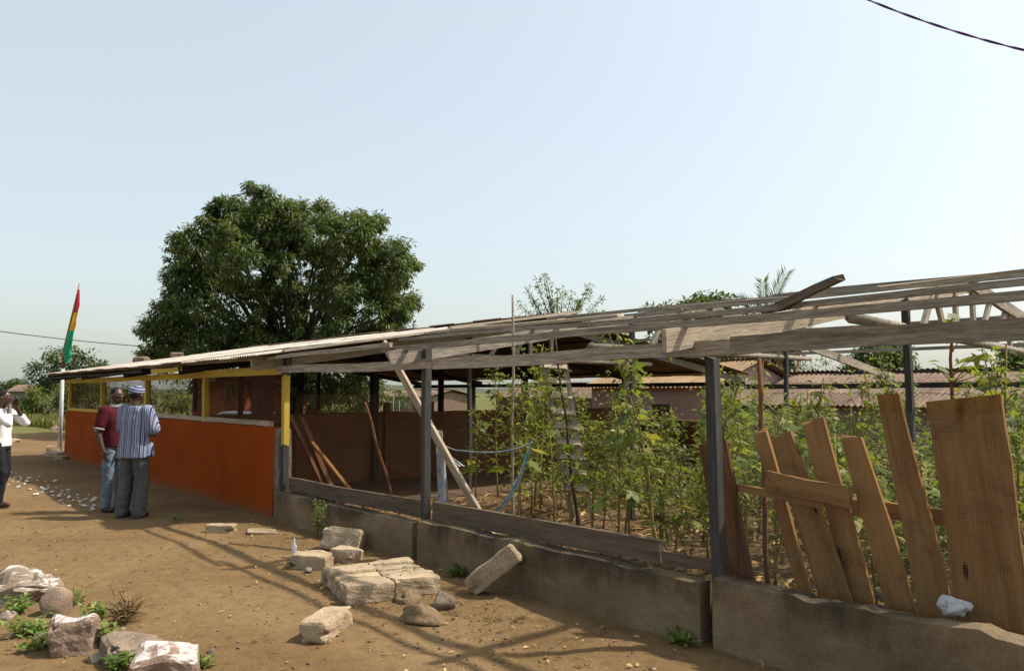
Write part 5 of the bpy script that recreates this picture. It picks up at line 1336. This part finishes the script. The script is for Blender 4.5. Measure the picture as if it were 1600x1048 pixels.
ribbon('flag', [atd(123, 452, dF), atd(120, 475, dF), atd(115, 500, dF), atd(110, 525, dF), atd(106, 548, dF), atd(105, 567, dF)], lambda u: .05 + .20 * math.sin(min(1, u * 1.15) * math.pi * .62) * (1 if u < .85 else 1 - (u - .85) * 4.5), mf, 'limp flag of red, yellow and green stripes hanging down its pole', 'flag', seed=9, cross=9)
for i, (x, y, s) in enumerate(((92, 712, (.62, .42, .13)), (84, 706, (.34, .28, .2)), (101, 716, (.5, .3, .1)))):
    p = G(x, y); o = rough_block('base_stone', (p.x, p.y, p.z - .02 + (.12 if i == 1 else 0) * 0), s, .3 + i, M['block'], 80 + i)
    tag(o, ('flat block at the foot of the flagpole', 'darker upright stone beside the flagpole foot', 'thin slab in front of the flagpole foot')[i], 'stone')
M['cable'] = flat('black_cable', (0.03, 0.03, 0.032))
M['cable_fringed'] = flat('violet_fringed_cable', (0.10, 0.03, 0.24), .6)  # violet lens fringing put into the base colour of a dark cable
a, b = atd(-120, 508, 38), atd(420, 556, 46)
tag(tube('overhead_wire', [a.lerp(b, i / 12) - Vector((0, 0, .35 * 4 * (i / 12) * (1 - i / 12))) + Vector((0, 0, .25)) for i in range(13)], .022, M['cable'], None, 5), 'thin overhead wire crossing behind the flag', 'wire')
a, b = atd(1280, -34, 7.0), atd(1720, 102, 6.2)
cb = thing('twisted_cable', 'thick dark twisted cable, coloured violet for lens fringing, crossing the top corner of the sky', 'cable', a)
for k in range(2):
    pts = []
    for i in range(181):
        u = i / 180; d = (b - a).normalized(); s = d.cross(Vector((0, 0, 1))).normalized(); w = d.cross(s)
        an = u * 2 * math.pi * 5.2 + k * math.pi
        pts.append(a.lerp(b, u) - Vector((0, 0, .10 * 4 * u * (1 - u))) + (s * math.cos(an) + w * math.sin(an)) * .0045)
    tube('strand', pts, .0065, M['cable_fringed'], cb, 7, Matrix())

# ------------------------------------------------------------------ people
def capsule(p0, p1, r0, r1, sides=14):
    p0, p1 = Vector(p0), Vector(p1); d = p1 - p0; L = max(d.length, 1e-4); d.normalize()
    s = d.orthogonal().normalized(); n = d.cross(s); V, Fc = [], []
    prof = [(-math.cos(t) * r0, math.sin(t) * r0) for t in (0.25, .75, 1.25)] + [(0, r0)] + [(L * k / 4, r0 + (r1 - r0) * k / 4) for k in range(1, 5)] + [(L + math.sin(t) * r1, math.cos(t) * r1) for t in (.35, .85, 1.32)]
    for (x, r) in prof:
        for k in range(sides):
            a_ = 2 * math.pi * k / sides; V.append(p0 + d * x + (s * math.cos(a_) + n * math.sin(a_)) * r)
    m = len(prof)
    for i in range(m - 1):
        for k in range(sides): Fc.append((i * sides + k, i * sides + (k + 1) % sides, (i + 1) * sides + (k + 1) % sides, (i + 1) * sides + k))
    Fc += [tuple(range(sides))[::-1], tuple((m - 1) * sides + k for k in range(sides))]
    return V, Fc
def ellip(c, r, rot=None, seg=16):
    V, Fc = [], []; R_ = rot or Matrix.Identity(3)
    rows = 10
    for i in range(1, rows):
        th = math.pi * i / rows
        for k in range(seg):
            ph = 2 * math.pi * k / seg
            V.append(Vector(c) + R_ @ Vector((r[0] * math.sin(th) * math.cos(ph), r[1] * math.sin(th) * math.sin(ph), r[2] * math.cos(th))))
    for i in range(rows - 2):
        for k in range(seg): Fc.append((i * seg + k, (i + 1) * seg + k, (i + 1) * seg + (k + 1) % seg, i * seg + (k + 1) % seg))
    Fc += [tuple(range(seg)), tuple((rows - 2) * seg + k for k in range(seg))[::-1]]
    return V, Fc
def loft(rings, seg=24):
    """rings: (centre, rx, ry)"""
    V, Fc = [], []
    for (c, rx, ry) in rings:
        for k in range(seg):
            a_ = 2 * math.pi * k / seg; ca, sa = math.cos(a_), math.sin(a_)
            V.append(Vector(c) + Vector((rx * (abs(ca) ** .85) * (1 if ca > 0 else -1), ry * (abs(sa) ** .85) * (1 if sa > 0 else -1), 0)))
    for i in range(len(rings) - 1):
        for k in range(seg): Fc.append((i * seg + k, i * seg + (k + 1) % seg, (i + 1) * seg + (k + 1) % seg, (i + 1) * seg + k))
    Fc += [tuple(range(seg))[::-1], tuple((len(rings) - 1) * seg + k for k in range(seg))]
    return V, Fc
def fuse(name, shapes, voxel, mat, parent, Mx, wrinkle=0.0, wscale=12, wstretch=1.0, smooth=4):
    """one continuous skin over all the shapes"""
    V, Fc = [], []
    for v, f in shapes:
        o = len(V); V += v; Fc += [tuple(i + o for i in q) for q in f]
    bm = bmesh.new(); vs = [bm.verts.new(v) for v in V]
    for f in Fc: bm.faces.new([vs[i] for i in f])
    bmesh.ops.recalc_face_normals(bm, faces=bm.faces)
    me = bpy.data.meshes.new(name + '_raw'); bm.to_mesh(me); bm.free()
    me.name = name
    o = link(name, me, parent, Mx)
    md = o.modifiers.new('r', 'REMESH'); md.mode = 'VOXEL'; md.voxel_size = voxel
    ms = o.modifiers.new('s', 'SMOOTH'); ms.iterations = smooth; ms.factor = .5
    FUSED.append((o, mat, wrinkle, wscale, wstretch))
    return o
FUSED = []
def finish_fused():
    dg = bpy.context.evaluated_depsgraph_get(); dg.update()
    done = [(j, bpy.data.meshes.new_from_object(j[0].evaluated_get(dg))) for j in FUSED]
    for (o, mat, wrinkle, wscale, wstretch), me2 in done:
        o.modifiers.clear(); old = o.data; me2.name = old.name; o.data = me2; bpy.data.meshes.remove(old)
        if wrinkle:
            n = len(me2.vertices); co = np.empty(n * 3, np.float32); nr = np.empty(n * 3, np.float32)
            me2.vertices.foreach_get('co', co); me2.vertex_normals.foreach_get('vector', nr)
            d = np.empty(n, np.float32); cc = co.reshape(-1, 3)
            for k in range(n):
                q = Vector((cc[k, 0] * wscale, cc[k, 1] * wscale, cc[k, 2] * wscale * wstretch)); d[k] = noise.noise(q) + .5 * noise.noise(q * 2.3)
            me2.vertices.foreach_set('co', (cc + nr.reshape(-1, 3) * (d * wrinkle)[:, None]).ravel()); me2.update()
        me2.materials.clear(); me2.materials.append(mat)
        me2.polygons.foreach_set('use_smooth', [True] * len(me2.polygons))
def hand(wrist, d, palm_n, thumb_side, curl=.35, s=1.0):
    """palm and five bent fingers; d along the hand, palm_n out of the palm"""
    d = Vector(d).normalized(); pn = Vector(palm_n); pn = (pn - d * pn.dot(d)).normalized(); sd = d.cross(pn) * thumb_side
    w = Vector(wrist); out = []
    palm = w + d * .045 * s
    for k in (-1, -.3, .3, 1): out.append(capsule(w + sd * k * .012 * s, w + d * .085 * s + sd * k * .030 * s, .017 * s, .014 * s, 8))
    for k, L in ((1, .070), (.33, .080), (-.33, .074), (-1, .058)):
        b = w + d * .088 * s + sd * k * .030 * s; L *= s
        m1 = b + (d * math.cos(curl) + pn * math.sin(curl)) * L * .5; m2 = m1 + (d * math.cos(curl * 2.2) + pn * math.sin(curl * 2.2)) * L * .5
        out += [capsule(b, m1, .0095 * s, .009 * s, 8), capsule(m1, m2, .009 * s, .0075 * s, 8)]
    t0 = w + d * .03 * s + sd * .030 * s; t1 = t0 + (d * .6 + sd * .7 + pn * .3).normalized() * .038 * s; t2 = t1 + (d * .9 + sd * .15 + pn * .45).normalized() * .032 * s
    out += [capsule(t0, t1, .013 * s, .011 * s, 8), capsule(t1, t2, .011 * s, .009 * s, 8)]
    return out
M['skin'] = surf('dark_brown_skin', [(0.3, (0.050, 0.024, 0.014)), (0.7, (0.082, 0.041, 0.024))], 14, rough=.45, bump=.05, fine=90, fine_amt=.12, rand=0, spec=.45, tone=1)
M['hair'] = flat('short_black_hair', (0.010, 0.009, 0.008), .8)
M['eye'] = flat('eye_white', (0.6, 0.56, 0.5), .3)
M['pupil'] = flat('eye_pupil', (0.012, 0.008, 0.006), .2)
M['maroon'] = surf('maroon_pique_cotton', [(0.3, (0.085, 0.008, 0.016)), (0.7, (0.125, 0.013, 0.025))], 5, rough=.9, bump=.3, fine=120, fine_amt=.2, rand=0)
M['trim'] = flat('pale_grey_knit', (0.42, 0.40, 0.40), .9)
M['jeans'] = surf('washed_light_denim', [(0.3, (0.13, 0.19, 0.25)), (0.55, (0.22, 0.30, 0.37)), (0.8, (0.36, 0.45, 0.52))], 5, (1, 1, .5), rough=.9, bump=.3, fine=110, fine_amt=.2, rand=0)
M['grey_trousers'] = surf('charcoal_grey_cloth', [(0.3, (0.055, 0.055, 0.058)), (0.7, (0.095, 0.095, 0.098))], 4, (1, 1, .5), rough=.9, bump=.3, fine=110, fine_amt=.2, rand=0, tone=1.1)
M['black_trousers'] = flat('near_black_cloth', (0.018, 0.017, 0.022), .85)
M['leather'] = flat('brown_leather', (0.07, 0.03, 0.015), .5)
M['white_knit'] = surf('white_knit', [(0.3, (0.58, 0.57, 0.58)), (0.7, (0.72, 0.72, 0.72))], 6, rough=.9, bump=.3, fine=110, fine_amt=.12, rand=0)
def striped(name, freq, dirx=(1, 0, 0), stops=None):
    m, nt, b, out = nodes_of(name)
    tc = N(nt, 'ShaderNodeTexCoord'); dp = N(nt, 'ShaderNodeVectorMath', operation='DOT_PRODUCT'); nt.links.new(tc.outputs['Object'], dp.inputs[0]); dp.inputs[1].default_value = dirx
    nz = noise_t(nt, tc.outputs['Object'], 5, 3, .5)
    ma = N(nt, 'ShaderNodeMath', operation='MULTIPLY_ADD', i_1=.012); nt.links.new(nz, ma.inputs[0]); nt.links.new(dp.outputs['Value'], ma.inputs[2])
    mu = N(nt, 'ShaderNodeMath', operation='MULTIPLY', i_1=freq); nt.links.new(ma.outputs[0], mu.inputs[0])
    fr_ = N(nt, 'ShaderNodeMath', operation='FRACT'); nt.links.new(mu.outputs[0], fr_.inputs[0])
    r = ramp(nt, stops, 'CONSTANT'); nt.links.new(fr_.outputs[0], r.inputs[0])
    nt.links.new(r.outputs[0], b.inputs['Base Color']); b.inputs['Roughness'].default_value = .9; b.inputs['Specular IOR Level'].default_value = .1
    bp = N(nt, 'ShaderNodeBump', i_Strength=.3, i_Distance=.004); n2 = noise_t(nt, tc.outputs['Object'], 90, 3, .6); nt.links.new(n2, bp.inputs['Height']); nt.links.new(bp.outputs[0], b.inputs['Normal'])
    return m
WH, NV, LB_ = (0.27, 0.29, 0.36), (0.026, 0.030, 0.10), (0.10, 0.125, 0.25)
M['smock'] = striped('striped_woven_smock', 9.0, (1, .25, 0), [(0, WH), (.10, NV), (.17, WH), (.26, LB_), (.34, WH), (.42, NV), (.56, WH), (.64, LB_), (.70, WH), (.78, NV), (.84, LB_), (.92, WH)])
M['cap_cloth'] = striped('striped_cap', 26.0, (.25, 0, 1), [(0, WH), (.5, NV), (.8, LB_)])
M['sweater'] = striped('white_fine_striped_knit', 22.0, (0, 0, 1), [(0, (.68, .68, .68)), (.82, (.40, .40, .42)), (.90, (.68, .68, .68))])

def person(label, foot, face, height, head_turn=0.0):
    rz = math.atan2(face.y, face.x) - math.pi / 2
    p = on(foot); root = thing('person', label, 'person', p, None, rz); s = height / 1.75
    Mx = Matrix.Translation(p) @ Matrix.Rotation(rz, 4, 'Z') @ Matrix.Scale(s, 4)
    return root, Mx
def head_shapes(ht, tilt=0.0, c=(0, .015, 1.632)):
    R_ = Matrix.Rotation(ht, 3, 'Z') @ Matrix.Rotation(tilt, 3, 'X'); c = Vector(c)
    T = lambda v: c + R_ @ Vector(v)
    sh = [ellip(c, (.077, .094, .108), R_), ellip(T((0, .012, -.055)), (.062, .078, .062), R_), ellip(T((0, .055, -.088)), (.035, .032, .026), R_),
          capsule(T((0, .085, .010)), T((0, .108, -.022)), .010, .016, 8), ellip(T((0, .088, -.055)), (.028, .014, .007), R_), ellip(T((0, .086, -.067)), (.024, .013, .007), R_),
          ellip(T((0, .080, .030)), (.058, .020, .012), R_)]
    for s in (-1, 1): sh.append(ellip(T((s * .079, -.002, -.008)), (.010, .022, .032), R_, 10))
    return sh, T, R_
def eyes(root, Mx, T, R_):
    for s in (-1, 1):
        e = mk('eye', *ellip(T((s * .032, .078, .008)), (.015, .012, .009), R_, 10), M['eye'], root, Mx, True)
        mk('pupil', *ellip(T((s * .032, .0885, .008)), (.006, .004, .006), R_, 8), M['pupil'], e, Mx, True)
def shoe(name, ank, d, mat, root, Mx):
    a_ = Vector(ank); d = Vector(d).normalized()
    fuse(name, [ellip((a_.x + d.x * .06, a_.y + d.y * .06, .035), (.046, .046, .036)), capsule(a_ + d * -.03 + Vector((0, 0, -.045 + .0)), a_ + d * .13 + Vector((0, 0, -.052)), .044, .038), ellip(a_ + Vector((0, 0, -.02)), (.042, .05, .045))], .010, mat, root, Mx)

# --- the man in the maroon polo shirt
face = (RIGHT * .80 - FWD_H * .35).normalized()
root, Mx = person('person in maroon polo shirt and light blue jeans facing the striped shirt', gnd(175, 796), face, 1.74)
hs, T, R_ = head_shapes(math.radians(-4), -.05)
body = hs + [capsule((0, -.01, 1.42), (0, .005, 1.56), .062, .056), ellip((0, 0, 1.28), (.165, .105, .22)), ellip((0, 0, .98), (.155, .11, .14))]
SHL, SHR = Vector((-.185, 0, 1.42)), Vector((.185, 0, 1.42))
eR, wR = Vector((.245, -.03, 1.12)), Vector((.225, .05, .88))
eL, wL = Vector((-.235, .03, 1.13)), Vector((-.12, .20, 1.02))
for a_, b_, c_ in ((SHL, eL, wL), (SHR, eR, wR)):
    body += [capsule(a_, b_, .052, .042), capsule(b_, c_, .041, .028)]
body += hand(wR, (-.05, .12, -1), (-1, 0, 0), 1, .3) + hand(wL, (.8, .5, -.1), (0, 0, -1), 1, .4)
hipL, hipR = Vector((-.085, 0, .93)), Vector((.085, 0, .93)); kL, kR = Vector((-.10, .03, .51)), Vector((.10, .02, .51)); aL, aR = Vector((-.11, -.01, .09)), Vector((.11, .0, .09))
for h_, k_, a_ in ((hipL, kL, aL), (hipR, kR, aR)): body += [capsule(h_, k_, .083, .058), capsule(k_, a_, .056, .042)]
fuse('body', body, .0065, M['skin'], root, Mx, smooth=2)
eyes(root, Mx, T, R_)
hr = [ellip(T((0, -.012, .022)), (.081, .092, .098), R_)]
fuse('hair', [ellip(T((0, -.018, .030)), (.080, .090, .090), R_)], .008, M['hair'], root, Mx, .002, 60)
fuse('polo_shirt', [loft([((0, .005, .90), .172, .125), ((0, .005, 1.0), .175, .128), ((0, .01, 1.12), .17, .125), ((0, .005, 1.28), .188, .128), ((0, 0, 1.40), .19, .108), ((0, -.005, 1.465), .11, .075)]),
     capsule(SHL, SHL.lerp(eL, .70), .080, .074), capsule(SHR, SHR.lerp(eR, .70), .080, .074)], .011, M['maroon'], root, Mx, .006, 11, .6)
for a_, b_ in ((SHL, eL), (SHR, eR)): mk('sleeve_cuff', *tube_data([a_.lerp(b_, .80), a_.lerp(b_, .90)], [.072, .070], 16), M['trim'], root, Mx, True)
fuse('collar', [loft([((0, .004, 1.462), .094, .078), ((0, .004, 1.505), .076, .070)])], .008, M['trim'], root, Mx, smooth=1)
fuse('jeans', [loft([((0, 0, .88), .168, .118), ((0, 0, 1.0), .165, .118)])] + [s_ for h_, k_, a_ in ((hipL, kL, aL), (hipR, kR, aR)) for s_ in (capsule(h_, k_, .098, .075), capsule(k_, a_ + Vector((0, 0, .0)), .074, .066))], .011, M['jeans'], root, Mx, .009, 9, 1.6)
for a_ in (aL, aR): shoe('shoe', a_, (0, 1, 0), M['leather'], root, Mx)

# --- the man in the striped smock, seen from behind
face = (FWD_H * .9 + RIGHT * .30).normalized()
root, Mx = person('person in blue and white striped smock and cap, seen from behind', gnd(206, 805), face, 1.76)
hs, T, R_ = head_shapes(math.radians(8), -.10)
body = hs + [capsule((0, -.01, 1.42), (0, .0, 1.56), .064, .058), ellip((0, 0, 1.26), (.165, .11, .22)), ellip((0, 0, .98), (.155, .11, .14))]
SHL, SHR = Vector((-.195, 0, 1.425)), Vector((.195, 0, 1.425))
eR, wR = Vector((.275, .05, 1.14)), Vector((.08, .24, 1.17)); eL, wL = Vector((-.255, .07, 1.14)), Vector((.02, .26, 1.10))
for a_, b_, c_ in ((SHL, eL, wL), (SHR, eR, wR)): body += [capsule(a_, b_, .054, .044), capsule(b_, c_, .043, .030)]
body += hand(wR, (-1, .15, .1), (0, -1, 0), 1, .4) + hand(wL, (1, .0, .05), (0, -1, 0), -1, .4)
hipL, hipR = Vector((-.09, 0, .93)), Vector((.09, 0, .93)); kL, kR = Vector((-.125, .02, .51)), Vector((.125, .02, .51)); aL, aR = Vector((-.155, -.01, .09)), Vector((.135, -.02, .09))
for h_, k_, a_ in ((hipL, kL, aL), (hipR, kR, aR)): body += [capsule(h_, k_, .083, .058), capsule(k_, a_, .056, .042)]
fuse('body', body, .0065, M['skin'], root, Mx, smooth=2)
eyes(root, Mx, T, R_)
fuse('hair', [ellip(T((0, -.02, .012)), (.079, .088, .09), R_)], .008, M['hair'], root, Mx, .002, 60)
fuse('cap', [loft([(T((0, -.008, .020)), .088, .103), (T((0, -.010, .060)), .092, .106), (T((0, -.012, .095)), .084, .094), (T((0, -.014, .122)), .055, .06)])], .008, M['cap_cloth'], root, Mx, .003, 25)
fuse('smock', [loft([((0, .0, .80), .235, .165), ((0, .0, .88), .228, .162), ((0, .0, 1.0), .212, .152), ((0, .0, 1.15), .205, .145), ((0, .0, 1.30), .212, .135), ((0, -.002, 1.42), .205, .105), ((0, -.005, 1.485), .105, .078)]),
     capsule(SHL, SHL.lerp(eL, .85), .088, .092), capsule(SHR, SHR.lerp(eR, .85), .088, .092),
     loft([((.225, .04, .82), .05, .07), ((.215, .04, 1.0), .03, .05)])], .011, M['smock'], root, Mx, .011, 8, .5)
fuse('trousers', [loft([((0, 0, .80), .175, .13), ((0, 0, .97), .168, .12)])] + [s_ for h_, k_, a_ in ((hipL, kL, aL), (hipR, kR, aR)) for s_ in (capsule(h_, k_, .110, .096), capsule(k_, a_ + Vector((0, -.01, -.02)), .096, .092))], .011, M['grey_trousers'], root, Mx, .010, 9, 1.4)
for a_ in (aL, aR): shoe('shoe', a_, (0, 1, 0), M['leather'], root, Mx)

# --- the photographer at the picture edge
face = (RIGHT * .95 + FWD_H * .10).normalized()
root, Mx = person('person in white striped top and black trousers raising a camera', gnd(-4, 790), face, 1.70)
hs, T, R_ = head_shapes(0, .0, (0, .02, 1.632))
body = hs + [capsule((0, -.01, 1.42), (0, .005, 1.56), .058, .052), ellip((0, 0, 1.27), (.15, .10, .22)), ellip((0, 0, .98), (.155, .115, .14))]
SHL, SHR = Vector((-.175, 0, 1.42)), Vector((.175, 0, 1.42))
eR, wR = Vector((.28, .24, 1.25)), Vector((.085, .15, 1.52)); eL, wL = Vector((-.26, .22, 1.24)), Vector((-.07, .15, 1.51))
for a_, b_, c_ in ((SHL, eL, wL), (SHR, eR, wR)): body += [capsule(a_, b_, .048, .040), capsule(b_, c_, .039, .028)]
body += hand(wR, (-.25, .1, 1), (-1, .2, 0), 1, .45) + hand(wL, (.2, .1, 1), (1, .2, 0), 1, .45)
hipL, hipR = Vector((-.085, 0, .93)), Vector((.085, 0, .93)); kL, kR = Vector((-.09, .05, .51)), Vector((.10, .10, .51)); aL, aR = Vector((-.10, -.10, .09)), Vector((.10, .06, .09))
for h_, k_, a_ in ((hipL, kL, aL), (hipR, kR, aR)): body += [capsule(h_, k_, .085, .058), capsule(k_, a_, .056, .042)]
fuse('body', body, .0065, M['skin'], root, Mx, smooth=2)
eyes(root, Mx, T, R_)
fuse('hair', [ellip(T((0, -.018, .030)), (.083, .094, .094), R_)], .008, M['hair'], root, Mx, .003, 50)
fuse('top', [loft([((0, .005, .90), .165, .125), ((0, .005, 1.05), .158, .118), ((0, .005, 1.28), .172, .122), ((0, 0, 1.40), .175, .10), ((0, -.005, 1.47), .085, .07)]),
     capsule(SHL, eL, .066, .062), capsule(eL, eL.lerp(wL, .35), .060, .052), capsule(SHR, eR, .066, .062), capsule(eR, eR.lerp(wR, .35), .060, .052)], .011, M['sweater'], root, Mx, .006, 10, .6)
fuse('trousers', [loft([((0, 0, .86), .165, .122), ((0, 0, .99), .155, .115)])] + [s_ for h_, k_, a_ in ((hipL, kL, aL), (hipR, kR, aR)) for s_ in (capsule(h_, k_, .098, .072), capsule(k_, a_, .072, .058))], .011, M['black_trousers'], root, Mx, .006, 9, 1.4)
for a_ in (aL, aR): shoe('shoe', a_, (0, 1, 0), M['leather'], root, Mx)
# the camera in both hands
cw = Mx @ Vector((.0, .195, 1.61))
cr = math.atan2(face.y, face.x) - math.pi / 2; CMx = Matrix.Translation(cw) @ Matrix.Rotation(cr, 4, 'Z')
cm = thing('camera', 'small black camera held up in both hands', 'camera', cw)
mk('camera_body', *box_data(-.055, .055, -.014, .014, -.032, .032), M['hair'], cm, CMx)
mk('lens', *tube_data([(0, .014, 0), (0, .036, 0)], .024, 14), M['wood_post'], cm, CMx, True)
mk('flash', *box_data(.030, .046, .0142, .018, .014, .024), M['eye'], cm, CMx)

finish_fused()
